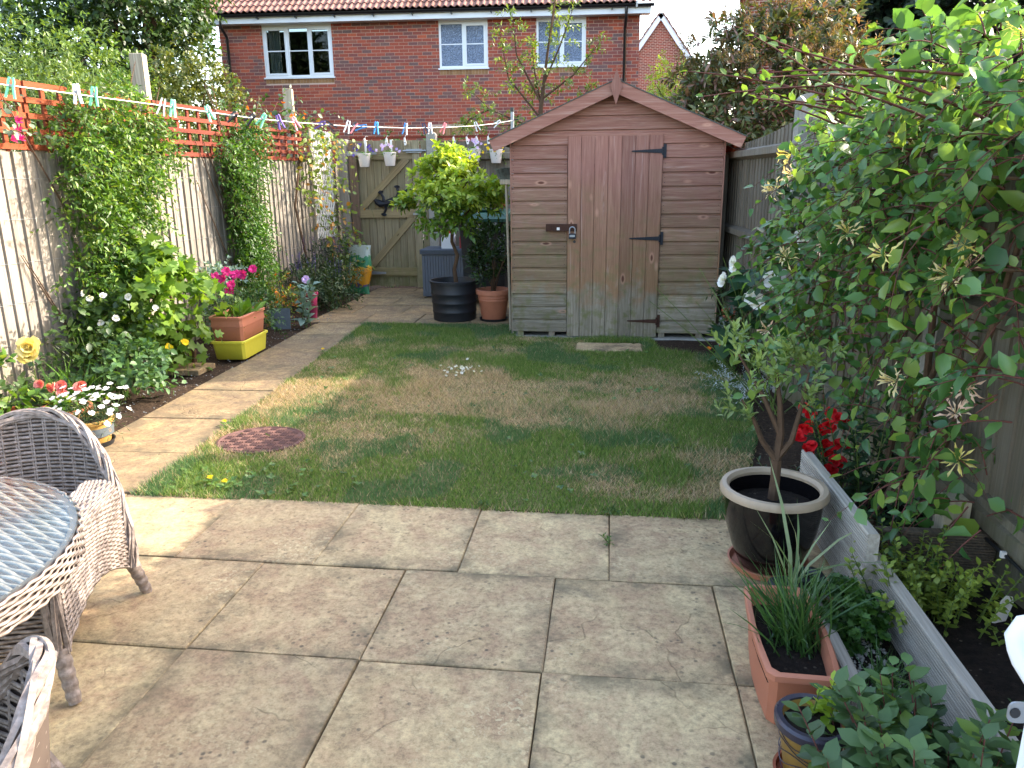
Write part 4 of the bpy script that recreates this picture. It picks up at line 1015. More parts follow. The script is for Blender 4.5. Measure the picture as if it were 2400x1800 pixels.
# --- hanging pots on the gate and fence
def hanging(x, y, z, label):
    t = thing('hanging_pot', label, 'pot', (x, y, z), 'white pots hung on the gate and fence')
    MB().lathe([(0, z), (.06, z), (.063, z+.004), (.088, z+.165), (.092, z+.166), (.092, z+.178), (.084, z+.178), (.08, z+.12), (0, z+.12)], 28, None, x, y).build('body', m_whitep, t, True)
    MB().lathe([(0, z+.13), (.081, z+.13), (.06, z+.152), (0, z+.155)], 14, None, x, y).build('soil', m_soild, t, True)
    MB().box(x-.014, x+.014, y+.088, y+.092, z+.08, 2.03).box(x-.014, x+.014, y+.088, y+.15, 2.03, 2.034).build('hook_strap', m_white_tr, t)
    return t
HANG = [(-3.345, 10.585, 1.68), (-2.985, 10.585, 1.69), (-1.83, 10.63, 1.72), (-1.535, 10.63, 1.71)]
for (x, y, z), lb in zip(HANG, ('white hanging pot of violas nearest the gate hinges', 'white hanging pot of violas in the middle of the gate', 'white hanging pot partly hidden behind the lemon tree', 'white hanging pot against the shed roof corner')): hanging(x, y, z, lb)
# ================================================================ things by the shed
def bin_():
    t = thing('wheelie_bin', 'dark wheelie bin with green lid behind the lemon tree', 'bin', (-1.5, 9.6, 0))
    M = Matrix.Translation((-1.52, 9.65, 0))
    vs = [(-.24, -.27, .08), (.24, -.27, .08), (.24, .25, .08), (-.24, .25, .08), (-.29, -.34, 1.0), (.29, -.34, 1.0), (.29, .32, 1.0), (-.29, .32, 1.0)]
    MB().add(vs, [(0, 3, 2, 1), (4, 5, 6, 7), (0, 1, 5, 4), (1, 2, 6, 5), (2, 3, 7, 6), (3, 0, 4, 7)], M).build('body', m_blackp, t)
    MB().prism([(-.38, 1.01), (-.375, 1.045), (-.30, 1.10), (-.1, 1.13), (.25, 1.14), (.34, 1.08), (.34, 1.01)], -.315, .315, 0, M).build('lid', m_green, t, False)
    MB().box(-.2, .2, -.2, .1, 1.136, 1.152, M).build('lid_panel', m_green, t)
    for s in (-1, 1): MB().tube([(s*.26, .24, .1), (s*.31, .24, .1)], .1, 20, M).build('wheel', m_blackp, t, True)
    MB().tube([(-.2, .36, 1.04), (.2, .36, 1.04)], .015, 8, M).build('handle', m_blackp, t, True)
bin_()
pot(-1.36, 9.66, .07, .09, .13, m_terra, 'terracotta_pot', 'small brown pot standing on the wheelie bin lid', 1.155, .03, .008)
def storage():
    t = thing('storage_box', 'grey ribbed plastic storage box beside the gate', 'box', (-2.1, 10.05, 0))
    MB().box(-2.42, -1.8, 9.86, 10.3, .02, .565).build('body', m_grey, t)
    for k in range(17): MB().box(-2.41+.0362*k, -2.41+.0362*k+.028, 9.846, 9.86, .05, .55).build('rib', m_grey, t)
    MB().cbox(-2.44, -1.78, 9.83, 10.32, .57, .635, .012).build('lid', plain('dark_grey_plastic', c(62, 70, 80), .55, .35, var=.06), t)
storage()
def bottle(x, y, z, col, capc, label, w=.1, d=.07, h=.17):
    t = thing('bottle', label, 'bottle', (x, y, z)); m1 = plain('bottle_'+capc[0], col, .4, .4, var=.04); m2 = plain('cap_'+capc[0], capc[1], .4, .4, var=.04)
    pr = [(-w, 0), (w, 0), (w, h*.7), (w*.55, h*.95), (w*.3, h), (-w*.3, h), (-w*.55, h*.95), (-w, h*.7)]
    MB().prism([(px+x, pz+z) for px, pz in pr], y-d/2, y+d/2, 1).build('body', m1, t)
    MB().lathe([(0, z+h), (.026, z+h), (.026, z+h+.03), (0, z+h+.03)], 14, None, x, y).build('cap', m2, t, True)
    MB().tube([(x+w*.5, y, z+h*.97), (x+w*.95, y, z+h*1.12), (x+w*1.05, y, z+h*.8)], .012, 6).build('handle', m1, t, True)
bottle(-2.09, 10.0, .635, c(205, 208, 212), ('red', c(190, 50, 40)), 'white plastic bottle with red cap on the storage box', .085, .1, .19)
bottle(-1.88, 10.02, .635, c(150, 28, 40), ('yellow', c(210, 180, 40)), 'red bottle with yellow cap on the storage box', .06, .08, .2)
def broom():
    x, y = -1.03, 7.72
    t = thing('broom', 'upturned broom leaning beside the shed corner', 'broom', (x, y, 0))
    MB().tube([(x+.04, y, 0), (x+.012, y, 1.46)], .013, 8).build('handle', m_post, t, True)
    MB().cbox(x-.045, x+.075, y-.03, y+.03, 1.46, 1.505, .005).build('head', m_post, t)
    P0 = np.stack([rng.uniform(x-.04, x+.07, 420), rng.uniform(y-.025, y+.025, 420), np.full(420, 1.5)], 1)
    D0 = np.stack([(P0[:, 0]-x-.01)*3-.35, (P0[:, 1]-y)*2, np.ones(420)], 1)+rnd3(420, .05)
    V, F = stems(P0, D0, .12, 0, .0022, 1); fast('bristles', V, F, plain('grey_bristle', c(112, 116, 104), .8, .2), t, 'stuff')
broom()
def gecko():
    t = thing('gecko_ornament', 'black metal gecko wall ornament on the gate', 'ornament', (-3.0, 10.70, 1.2))
    Yg = GY-.045; m = m_iron; cx, cz = -3.02, 1.21
    sp = [(-.25, .03, .016), (-.215, .0, .042), (-.17, -.025, .05), (-.125, -.03, .036), (-.06, -.02, .052), (.02, .01, .055), (.09, .045, .042), (.15, .09, .026), (.2, .15, .02), (.26, .165, .015), (.31, .13, .01), (.31, .09, .006)]
    MB().tube([(cx+a, Yg, cz+b) for a, b, r in sp], [r for *_, r in sp], 8).build('body', m, t, True)
    for (x, z, dx, dz) in ((-.12, .01, -.03, .1), (-.1, -.05, -.02, -.1), (.08, .08, .0, .1), (.1, .02, .06, -.08)):
        l = MB().tube([(cx+x, Yg, cz+z), (cx+x+dx*.7+.02, Yg, cz+z+dz*.5), (cx+x+dx, Yg, cz+z+dz)], [.026, .021, .018], 6).build('leg', m, t, True)
        for a in (-.9, -.45, 0, .45, .9):
            b = math.atan2(dz, dx)+a; MB().tube([(cx+x+dx, Yg, cz+z+dz), (cx+x+dx+.045*math.cos(b), Yg, cz+z+dz+.045*math.sin(b))], [.009, .013], 6).build('toe', m, l, True)
gecko()
def bag():
    t = thing('compost_bag', 'green and orange plastic compost bag leaning on the fence end', 'bag', (-3.42, 10.25, 0)); M = Matrix.Translation((-3.42, 10.2, 0)) @ Matrix.Rotation(-.3, 4, 'Z') @ Matrix.Rotation(-.16, 4, 'X')
    vs = []; fs = []; n = 14; mcount = 12
    for i in range(n+1):
        v = i/n; zz = .66*v; th = .085*math.sin(math.pi*min(1, v*.94+.04))**.6; w = .19-.015*math.sin(v*9)
        for j in range(mcount):
            a = 2*math.pi*j/mcount; vs.append((w*math.copysign(abs(math.cos(a))**.6, math.cos(a)), th*math.sin(a)*(1+.1*math.sin(v*23+j*2)), zz))
    for i in range(n):
        for j in range(mcount): fs.append((i*mcount+j, i*mcount+(j+1) % mcount, (i+1)*mcount+(j+1) % mcount, (i+1)*mcount+j))
    fs += [tuple(range(mcount))[::-1], tuple(range(n*mcount, (n+1)*mcount))]
    tt = T('printed_bag'); v = tt.n('TexCoord').outputs['Generated']; z = tt.xyz(v)[2]
    f = tt.math('ADD', z, tt.math('MULTIPLY', tt.noise(v, 5., 4, .7), .34))
    col = tt.ramp(f, [(0., c(40, 120, 80)), (.3, c(40, 120, 80)), (.33, c(90, 50, 120)), (.38, c(196, 132, 30)), (.72, c(204, 164, 56)), (.75, c(30, 110, 70)), (.93, c(30, 110, 70)), (.95, c(150, 160, 150))])
    col_n = [n for n in tt.t.nodes if n.type == 'VALTORGB'][-1]; col_n.color_ramp.interpolation = 'CONSTANT'
    MB().add(vs, fs, M).build('sack', tt.out(col, .3, tt.bump(tt.noise(v, 12., 3), .4, .02), .5), t, True)
bag()
# right of the shed
tag(MB().cbox(1.04, 1.20, 6.98, 7.32, -.02, .24, .006).build('stone_planter', m_conblk), 'grey rectangular stone block next to the shed', 'planter')
pot(1.115, 7.14, .06, .075, .10, m_terra, 'striped_pot', 'small striped terracotta pot on the grey stone block', .24, .02, .008, rings=(.04, .065))
BP = thing('blue_sack', 'blue plastic sack wedged between shed and fence', 'sack', (1.1, 8.3, .5))
MB().lathe([(0, .0), (.05, .02), (.07, .3), (.055, .6), (.065, .8), (.02, .95), (0, .96)], 12, None, 1.085, 8.3).build('body', plain('blue_plastic', c(30, 70, 130), .5, .4), BP, True)
tag(MB().box(1.04, 1.10, 7.75, 7.81, -.02, 1.72).build('prop_post', m_fenceR), 'grey post standing upright between the shed and the fence', 'post')
m_ = MB().tube([(1.05, 7.66, .42), (1.17, 7.7, .2)], .03, 4).build('timber_offcut', m_sleepx); tag(m_, 'dark offcut of timber propped low beside the shed', 'timber')
# ================================================================ washing line, pegs, clips
def line():
    pts = [(-4.1, 1.2, 2.2), (-3.6, 2.9, 2.09), (-3.24, 4.0, 2.035), (-2.9, 5.0, 2.0), (-2.65, 5.75, 1.97), (-2.5, 6.19, 1.966), (-2.29, 6.83, 1.972), (-2.0, 7.69, 2.0), (-1.76, 8.38, 2.04), (-1.53, 9.08, 2.095), (-1.36, 9.57, 2.15), (-1.235, 9.99, 2.205)]
    tag(MB().tube(pts, .0036, 6).build('washing_line', m_white_tr, None, True), 'white washing line slung across the garden from fence to pole', 'rope')
    po = thing('line_pole', 'grey metal washing line pole with black cap behind the shed roof', 'pole', (-1.235, 10.02, 0))
    MB().tube([(-1.235, 10.02, 0), (-1.235, 10.02, 2.31)], .022, 10).build('tube', m_galv, po, True)
    MB().tube([(-1.235, 10.02, 2.31), (-1.235, 10.02, 2.36)], .026, 10).build('cap', m_gut, po, True)
    MB().tube([(-1.29, 10.02, 2.215), (-1.16, 10.02, 2.215)], .007, 6).build('hook_arm', m_iron, po)
line()
PC = {'mint green': c(120, 205, 172), 'white': c(225, 225, 228), 'black': c(38, 38, 48), 'purple': c(92, 66, 140), 'pink': c(226, 120, 130), 'blue': c(52, 140, 205), 'navy': c(36, 50, 84)}
PM = {k: plain('peg_'+k.replace(' ', '_'), v, .4, .4, var=.05) for k, v in PC.items()}
def peg_meshes():
    out = []
    for s in (-1, 1):       # one jaw: bowed plastic limb
        pr = [(s*.003, .036), (s*.010, .038), (s*.014, .02), (s*.013, 0), (s*.017, -.025), (s*.021, -.046), (s*.013, -.048), (s*.008, -.02), (s*.004, 0), (s*.006, .015)]
        out.append(MB().prism(pr, -.006, .006, 1).mesh('jaw'))
    sp = MB().tube([(0, -.009, .004), (0, .009, .004)], .006, 8).mesh('spring'); return out, sp
PJ, PS = peg_meshes()
def peg(p, colr, rot, label, col2=None, sc=1.):
    t = thing('clothes_peg', label, 'peg', p, 'pegs clipped along the washing line')
    M = Matrix.Translation(p) @ Matrix.Rotation(rot[0], 4, 'Z') @ Matrix.Rotation(rot[1], 4, 'Y') @ Matrix.Scale(sc, 4)
    for i, me in enumerate(PJ):
        k = me.copy(); k.materials.append(PM[col2 if (col2 and i) else colr]); inst('jaw', k, t, M)
    k = PS.copy(); k.materials.append(m_galv); inst('spring', k, t, M)
ORD = 'first second third fourth fifth sixth seventh eighth ninth tenth eleventh twelfth thirteenth fourteenth fifteenth sixteenth seventeenth eighteenth nineteenth twentieth twenty-first twenty-second twenty-third'.split()
pegs = [((-3.223, 4.05, 2.028), 'mint green'), ((-3.1, 4.415, 2.03), 'white'), ((-3.065, 4.519, 2.025), 'mint green'), ((-2.91, 4.98, 2.0), 'white'), ((-2.883, 5.06, 1.997), 'mint green'), ((-2.785, 5.35, 1.985), 'mint green'),
    ((-2.716, 5.556, 1.976), 'black'), ((-2.658, 5.727, 1.97), 'black'), ((-2.621, 5.839, 1.968), 'mint green'), ((-2.562, 6.014, 1.967), 'purple'), ((-2.504, 6.186, 1.966), 'pink'), ((-2.407, 6.473, 1.968), 'purple'), ((-2.368, 6.589, 1.969), 'black'),
    ((-2.289, 6.826, 1.972), 'white'), ((-2.263, 6.901, 1.973), 'black'), ((-2.226, 7.013, 1.976), 'blue'), ((-2.153, 7.229, 1.984), 'blue'), ((-1.998, 7.687, 2.0), 'blue'), ((-1.886, 8.022, 2.02), 'navy'), ((-1.852, 8.123, 2.026), 'white'), ((-1.764, 8.384, 2.04), 'pink'), ((-1.529, 9.081, 2.095), 'white'), ((-1.364, 9.573, 2.15), 'white')]
tilt = [.2, 0, .15, .3, .2, -.4, 1.2, 1.0, .7, -.3, -.5, 1.3, -.9, .3, .8, 1.4, .1, .2, -.3, 0, .5, -.4, 1.]
for i, (p, k) in enumerate(pegs):
    ad = ['', 'tilted '][abs(tilt[i]) > .6]
    peg(p, k, (rng.uniform(-.5, .5)+.1, tilt[i]), f'{ad}{k} peg, {ORD[i]} from the near end of the washing line', {'black': 'pink'}.get(k) if i == 14 else ('white' if i == 17 else None), 1.3)
for i, x in enumerate((-3.363, -3.057, -2.8, -2.121, -1.94, -1.806, -1.649)):
    t = thing('hanging_clip', f'small white clip hanging from the red rail, {ORD[i]} along from the gate hinge', 'clip', (x, GY-.04, 2.0), 'white clips along the red rail')
    M = Matrix.Translation((x, GY-.04, 2.03)) @ Matrix.Rotation(rng.uniform(-.25, .25), 4, 'Y')
    MB().prism([(-.014, -.07), (.014, -.07), (.017, -.02), (.009, .03), (-.009, .03), (-.017, -.02)], -.005, .005, 1, M).build('body', m_white_tr, t)
    MB().prism([(math.cos(a)*.008, math.sin(a)*.008-.035) for a in np.linspace(0, 6.28, 9)[:-1]], -.0065, -.0052, 1, M).build('hole', m_gut, t)
    MB().tube([(x, GY-.04, 2.058), (x, GY+.01, 2.09), (x, GY+.12, 2.09)], .003, 5).build('wire', m_galv, t)
# ================================================================ lawn details
def manhole():
    cx, cy = -2.075, 4.2
    t = thing('manhole_cover', 'round rusty red manhole cover sunk in the lawn', 'manhole cover', (cx, cy, 0)); m = plain('rusted_cast_iron', c(112, 82, 74), .85, .25, .1, var=.3, nsc=30, bump=.4)
    M = Matrix.Translation((cx, cy, 0)) @ Matrix.Diagonal((1, .93, 1, 1))
    MB().lathe([(0, -.03), (.262, -.03), (.262, .006), (.25, .008), (.244, .003), (0, .003)], 48, M).build('plate', m, t, True)
    b = [MB().cbox(-.022, .022, -.0045, .0045, .007, .0135, .002).mesh('tread_bar'), MB().cbox(-.0045, .0045, -.022, .022, .007, .0135, .002).mesh('tread_bar')]
    for q in b: q.materials.append(m)
    for i in range(-4, 5):
        for j in range(-4, 5):
            if math.hypot(i*.052, j*.052) > .225: continue
            for k in (-1, 0, 1):
                o = k*.015; inst('tread_bar', b[(i+j) % 2], t, M @ Matrix.Translation((0, 0, -.005)) @ Matrix.Translation((i*.052+(o if (i+j) % 2 else 0), j*.052+(0 if (i+j) % 2 else o), 0)))
manhole()
m_yel = leafm('yellow_petal', c(214, 176, 20), c(240, 206, 40), .2, .6, .2)
m_whi = leafm('white_petal', c(214, 214, 212), c(238, 238, 236), .25, .6, .2)
m_pink = leafm('pink_petal', c(214, 110, 110), c(236, 160, 150), .25, .6, .2)
m_mag = leafm('magenta_petal', c(160, 24, 92), c(200, 48, 126), .25, .6, .2)
m_red = leafm('red_petal', c(176, 10, 20), c(208, 26, 34), .2, .6, .2)
m_lilac = leafm('lilac_petal', c(176, 150, 204), c(206, 184, 224), .25, .6, .2)
m_violet = leafm('violet_petal', c(56, 40, 110), c(96, 76, 160), .2, .6, .2)
m_cream = leafm('cream_petal', c(228, 204, 140), c(240, 226, 184), .3, .6, .2)
m_lemonp = leafm('pale_yellow_petal', c(228, 208, 110), c(240, 228, 160), .3, .6, .2)
m_oran = leafm('orange_petal', c(206, 96, 20), c(226, 130, 30), .2, .6, .2)
m_blush = leafm('blush_petal', c(232, 192, 168), c(242, 218, 192), .3, .6, .2)
L_grass = leafm('weed_leaf', c(52, 84, 30), c(92, 122, 46), .2)
def A(*p): return np.array(p, float)
def dandelion(x, y, label, h=.03, n=1, mat=m_yel):
    t = thing('dandelion', label, 'flower', (x, y, 0), 'flowers growing in the lawn')
    C = np.array([[x, y, h]]); Ax = np.array([[.1, -.3, 1.]])
    foliage('petals', t, mat, tm_petal(.14, .05), cat(petals(C, Ax, [.017], 16, .15), petals(C, Ax, [.012], 12, .7)), 0)
    V, F = stems(np.array([[x, y, 0.]]), np.array([[0, 0, 1.]]), h, 0, .002); fast('stem', V, F, m_stem, t)
    foliage('leaves', t, L_grass, tm_oval(.16), shoots(np.array([[x, y, 0.005]]), np.array([[0, 0, 1.]]), .01, 8, .06, 88, 0, False, .5), 0)
for x, y, lb in ((-2.03, 3.50, 'yellow dandelion at the lawn corner nearest the patio'), (-1.93, 3.46, 'second yellow dandelion just right of the corner one'), (-2.42, 4.42, 'yellow dandelion between the path and the manhole cover'), (-2.56, 6.55, 'yellow dandelion at the far path edge')): dandelion(x, y, lb, .04)
dc = thing('daisy_patch', 'small cluster of white clover flowers in the middle of the lawn', 'flowers', (-1.18, 5.88, 0))
C_ = np.stack([rng.normal(-1.18, .07, 26), rng.normal(5.88, .1, 26), rng.uniform(.03, .055, 26)], 1)
foliage('petals', dc, m_whi, tm_petal(.3), cat(petals(C_, rnd3(26, .3)+A(0, 0, 1), np.full(26, .016), 9, .5), petals(C_, rnd3(26, .3)+A(0, 0, 1), np.full(26, .013), 7, 1.1)), 0)
V_, F_ = stems(C_*A(1, 1, 0), np.repeat(A(0, 0, 1)[None], 26, 0), .045, 0, .0015); fast('stems', V_, F_, m_stem, dc, 'stuff')
for x, y, lb in ((.03, 3.36, 'small weed sprouting in the joint between two front slabs'), (-.57, 3.37, 'tuft of weed where a slab joint meets the lawn'), (.027, 3.06, 'spiky weed halfway along a patio joint')):
    t = thing('weed', lb, 'weed', (x, y, 0)); foliage('leaves', t, L_grass, tm_dia(.12), shoots(np.repeat(A(x, y, 0)[None], 5, 0)+rnd3(5, .008)*A(1, 1, 0), rnd3(5, .5)+A(0, 0, .8), .03, 7, .035, 70, .2, False), 0)
cl = thing('clover', 'scattered clover and weed leaves dotted through the lawn', 'weed', (-1, 5, 0)); cl['kind'] = 'stuff'; del cl['category']
n = 230; P0 = np.stack([rng.uniform(-2.4, .9, n), rng.uniform(3.4, 7.2, n), np.full(n, .018)], 1); k_ = rng.random(n) < .25; P0[k_, 1] = rng.uniform(3.36, 3.75, k_.sum()); P0[k_, 0] = rng.uniform(-2.3, -1.2, k_.sum())
foliage('leaves', cl, L_grass, tm_oval(.4), petals(P0, rnd3(n, .25)+A(0, 0, 1), rng.uniform(.012, .03, n), 4, .25, .2), 0)
# ================================================================ potted and border plants
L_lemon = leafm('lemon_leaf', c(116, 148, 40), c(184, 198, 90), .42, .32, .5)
L_lemd = leafm('lemon_leaf_shaded', c(64, 98, 30), c(116, 146, 52), .35, .32, .5)  # darker greens for the low leaves, shade put into the colour
L_bay = leafm('bay_leaf', c(32, 54, 26), c(60, 84, 38), .25, .4)
L_jas = leafm('jasmine_leaf', c(42, 78, 24), c(94, 130, 46), .38, .45, extra=c(128, 150, 66), exf=.1)
L_dense = leafm('dense_climber_leaf', c(38, 74, 24), c(86, 124, 44), .38, .42)
L_vine = leafm('grape_leaf', c(78, 116, 36), c(124, 154, 62), .42, .5)
L_rose = leafm('rose_leaf', c(40, 66, 34), c(78, 106, 52), .3, .45)
L_hon = leafm('honeysuckle_leaf', c(50, 92, 50), c(102, 142, 76), .42, .34, .5, extra=c(126, 154, 70), exf=.16)
L_honl = leafm('honeysuckle_young_leaf', c(72, 108, 46), c(112, 142, 68), .38, .4)
L_mint = leafm('mint_leaf', c(46, 74, 44), c(82, 112, 62), .25, .5, extra=c(96, 122, 50), exf=.1)
L_ore = leafm('golden_oregano_leaf', c(96, 116, 40), c(140, 156, 62), .35, .5)
L_pars = leafm('parsley_leaf', c(38, 74, 24), c(72, 110, 38), .35, .5)
L_chive = leafm('chive_leaf', c(40, 74, 34), c(76, 108, 50), .2, .45)
L_oliv = leafm('small_tree_leaf', c(96, 120, 64), c(148, 168, 106), .4, .4)
L_silver = leafm('silver_leaf', c(150, 160, 162), c(196, 204, 206), .2, .7, .2)
L_blue = leafm('blue_green_leaf', c(96, 124, 112), c(140, 164, 150), .25, .6, .3)
L_salv = leafm('salvia_leaf', c(38, 58, 34), c(70, 92, 52), .25, .5)
L_fern = leafm('border_leaf', c(42, 76, 42), c(84, 118, 62), .3, .5)
L_holly = leafm('hollyhock_leaf', c(34, 70, 48), c(62, 102, 62), .35, .5)
L_phlox = leafm('phlox_leaf', c(28, 52, 32), c(54, 82, 48), .25, .45)
L_ger = leafm('gerbera_leaf', c(78, 118, 34), c(124, 158, 56), .35, .45)
def tree_in(name, label, catg, base, pts, radii, branches, mat_b=m_bark):
    """trunk polyline + branch polylines"""
    t = thing(name, label, catg, base)
    tr = MB().tube(pts, radii, 8).build('trunk', mat_b, t, True)
    for b, r in branches: MB().tube(b, r, 6).build('branch', mat_b, t, True)
    return t
# lemon tree
bx, by = -1.70, 8.36
br = []
for i in range(9):
    a = i*2.4; h = 1.0+.05*i; br.append(([(bx+.01, by, h), (bx+.14*math.cos(a), by+.14*math.sin(a), h+.13), (bx+.3*math.cos(a), by+.3*math.sin(a), h+.3)], [.012, .009, .004]))
lt = tree_in('lemon_tree', 'lemon tree with bright yellow green crown in the black barrel pot', 'tree', (bx, by, .38), [(bx+.03, by, .37), (bx+.01, by, .55), (bx+.05, by, .7), (bx-.01, by+.01, .85), (bx, by, 1.05), (bx-.02, by, 1.35)], [.026, .022, .02, .019, .017, .01], br)
P0, D0 = clumps(300, (bx-.0, by, 1.38), (.33, .32, .31), 46, .12, .6, .5)
P1 = np.concatenate([P0, ell(60, (bx-.02, by, 1.68), (.16, .16, .16), .2)[0], ell(22, (bx-.42, by-.05, 1.26), (.12, .1, .08), .1)[0], ell(40, (bx+.38, by, 1.34), (.14, .14, .16), .1)[0], ell(30, (bx, by-.1, 1.02), (.25, .2, .1), .1)[0]]); D1 = nrm(P1-A(bx, by, 1.2)+A(0, 0, .25))
arr = shoots(P1, D1+rnd3(len(P1), .3), .15, 9, .098, 62, .5, False, .7, .25)
hi_ = arr[0][:, 2] > 1.12+.25*rng.random(len(arr[0]))  # split by height: sunlit top painted lighter, shaded lower crown darker
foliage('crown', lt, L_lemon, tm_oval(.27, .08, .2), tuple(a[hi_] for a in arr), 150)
foliage('shaded_leaves', lt, L_lemd, tm_oval(.27, .08, .2), tuple(a[~hi_] for a in arr), 100)
# bay bush
bx, by = -1.253, 8.31
bt = thing('bay_bush', 'dark green bay bush in the terracotta pot against the shed', 'bush', (bx, by, .3))
P0 = np.repeat(A(bx, by, .29)[None], 9, 0)+rnd3(9, .03)*A(1, 1, 0); D0 = nrm(rnd3(9, .28)*A(1, 1, 0)+A(0, 0, 1))
V_, F_ = stems(P0, D0, .6, .05, .008, 4, 5); fast('stems', V_, F_, m_bark, bt, 'stuff')
P1, D1 = clumps(150, (bx, by, .74), (.17, .17, .32), 30, .09, .4, .8)
foliage('leaves', bt, L_bay, tm_oval(.17, .05, .1), shoots(P1, D1+A(0, 0, .7), .12, 10, .085, 55, .1, False, .6), 120)
# violas in the hanging pots
for i, ((x, y, z), lb) in enumerate(zip(HANG, ('trailing violas in the hanging pot by the gate hinges', 'purple and white violas in the mid gate pot', 'lavender violas in the pot behind the lemon tree', 'yellow violas in the pot at the shed roof corner'))):
    t = thing('violas', lb, 'flowers', (x, y, z+.15), 'violas in the hanging pots'); n = 26
    P0 = A(x, y, z+.15)+rnd3(n, .03)*A(1, 1, 0); D0 = nrm(rnd3(n, .8)+A(-.1, -.2, .9))
    foliage('leaves', t, L_jas, tm_oval(.25), shoots(P0, D0, .12, 6, .035, 70, .6, False), 0)
    C_ = P0[:14]+D0[:14]*.13+A(0, -.02, .02); fl = petals(C_, rnd3(14, .3)+A(0, -1, .4), np.full(14, .022), 5, .1)
    foliage('petals', t, [m_violet, m_lilac, m_lilac, m_yel][i], tm_petal(.45, .05), fl, 0)
# ---- sunlit border: climbers on the fence
def climber(name, label, yz, n, leaf, size, mat, tm=OVAL, out=.28, k=8, ln=.3, indiv=250, trunk=None, sag=.6, upb=.5, catg='climber', dirv=(1, 0, .25), dens=None):
    """shoots rooted on the fence face inside polygon-ish blobs (yc,zc,ry,rz,weight)"""
    t = thing(name, label, catg, (fx(yz[0][0])+.1, yz[0][0], 0)); w = np.array([b[4] for b in yz], float); w /= w.sum(); P = []
    for b, q in zip(yz, w):
        m = int(n*q); a = rng.uniform(0, 6.28, m); r = np.sqrt(rng.random(m)); yy = b[0]+b[2]*r*np.cos(a); zz = b[1]+b[3]*r*np.sin(a); o = out*(b[5] if len(b) > 5 else 1)
        xx = -3.85+(yy-10.9)*.055+.05+rng.random(m)**1.3*o
        P.append(np.stack([xx, yy, zz], 1))
    P = np.concatenate(P); D = A(*dirv)+rnd3(len(P), .55)
    arr = shoots(P, D, ln, k, size, 60, sag, True, upb, .28)
    arr[0][:, 0] = np.maximum(arr[0][:, 0], fx(0)+arr[0][:, 1]*.055+.035)
    foliage('leaves', t, mat, tm, arr, indiv)
    m = min(len(P), 260); V, F = stems(P[:m], D[:m], ln, sag, .0025); fast('shoots', V, F, m_vine, t, 'stuff')
    if indiv >= 200:                                   # loose trailing shoots and bare runners
        q = rng.integers(0, len(P), 26); D2 = A(.5, -.15, .35)+rnd3(26, .5); V, F = stems(P[q], D2, .5, .55, .0028, 7); fast('runners', V, F, m_vine, t, 'stuff')
        foliage('runner_leaves', t, mat, tm, shoots(P[q], D2, .5, 12, size*.9, 60, .55, True, upb, .28), 0)
        for _ in range(7):
            b = yz[rng.integers(0, len(yz))]; y0 = b[0]+rng.uniform(-.2, .2); pts = [(fx(y0+.12*k_*s_)+.05, y0+.12*k_*s_, max(.05, b[1]-b[3]+.22*k_)) for s_ in [rng.choice([-1, 1])] for k_ in range(5)]
            MB().tube(pts, [.008, .007, .006, .005, .003], 5).build('runner_stem', m_vine, t, True)
    for tp in trunk or []: MB().tube(tp, [.014]*len(tp), 6).build('trunk', m_vine, t, True)
    return t
climber('jasmine_climber', 'feathery bright green climber sprawling over the orange trellis and fence', [(5.95, 1.95, .55, .32, 3), (5.85, 1.55, .5, .38, 3.2), (5.9, 1.1, .45, .45, 3.6), (5.6, .75, .3, .3, 1.3), (6.3, 1.75, .3, .3, 1.2), (5.45, 1.6, .22, .3, .7), (5.5, .35, .35, .2, 1.6)], 1080, 0, .066, L_jas, tm_dia(.2), .24, 13, .25, 250,
    [[(fx(5.5)+.06, 5.5, 0), (fx(5.55)+.07, 5.55, .4), (fx(5.7)+.06, 5.72, .9), (fx(5.9)+.06, 5.95, 1.4), (fx(6.2)+.06, 6.2, 1.9)], [(fx(5.48)+.08, 5.48, 0), (fx(5.5)+.08, 5.5, .5), (fx(5.5)+.06, 5.52, 1.0)]])
climber('evergreen_climber', 'dense dark green climber hanging in a column on the fence', [(7.75, 1.75, .2, .2, 1.2), (7.85, 1.4, .26, .35, 4), (7.95, 1.0, .26, .35, 4), (7.95, .6, .3, .3, 3), (8.15, 1.85, .25, .3, 2)], 850, 0, .062, L_dense, tm_oval(.2, .06, .2), .2, 11, .2, 200, None, .8)
climber('mixed_vine', 'thin open vine with large leaves on the fence beside the white lattice', [(9.5, 1.95, .5, .22, 3), (9.6, 1.5, .5, .35, 2), (9.9, .95, .5, .3, 1.3), (10.3, .6, .3, .3, 1.2)], 110, 0, .085, leafm('mixed_vine_leaf', c(70, 98, 44), c(132, 148, 76), .4, .45, extra=c(168, 120, 50), exf=.1), tm_oval(.36, .06, .12), .3, 6, .4, 150,
    [[(fx(9.5)+.06, 9.45, 0), (fx(9.5)+.08, 9.5, .6), (fx(9.4)+.06, 9.35, 1.2), (fx(9.6)+.06, 9.6, 1.8)]], .5)
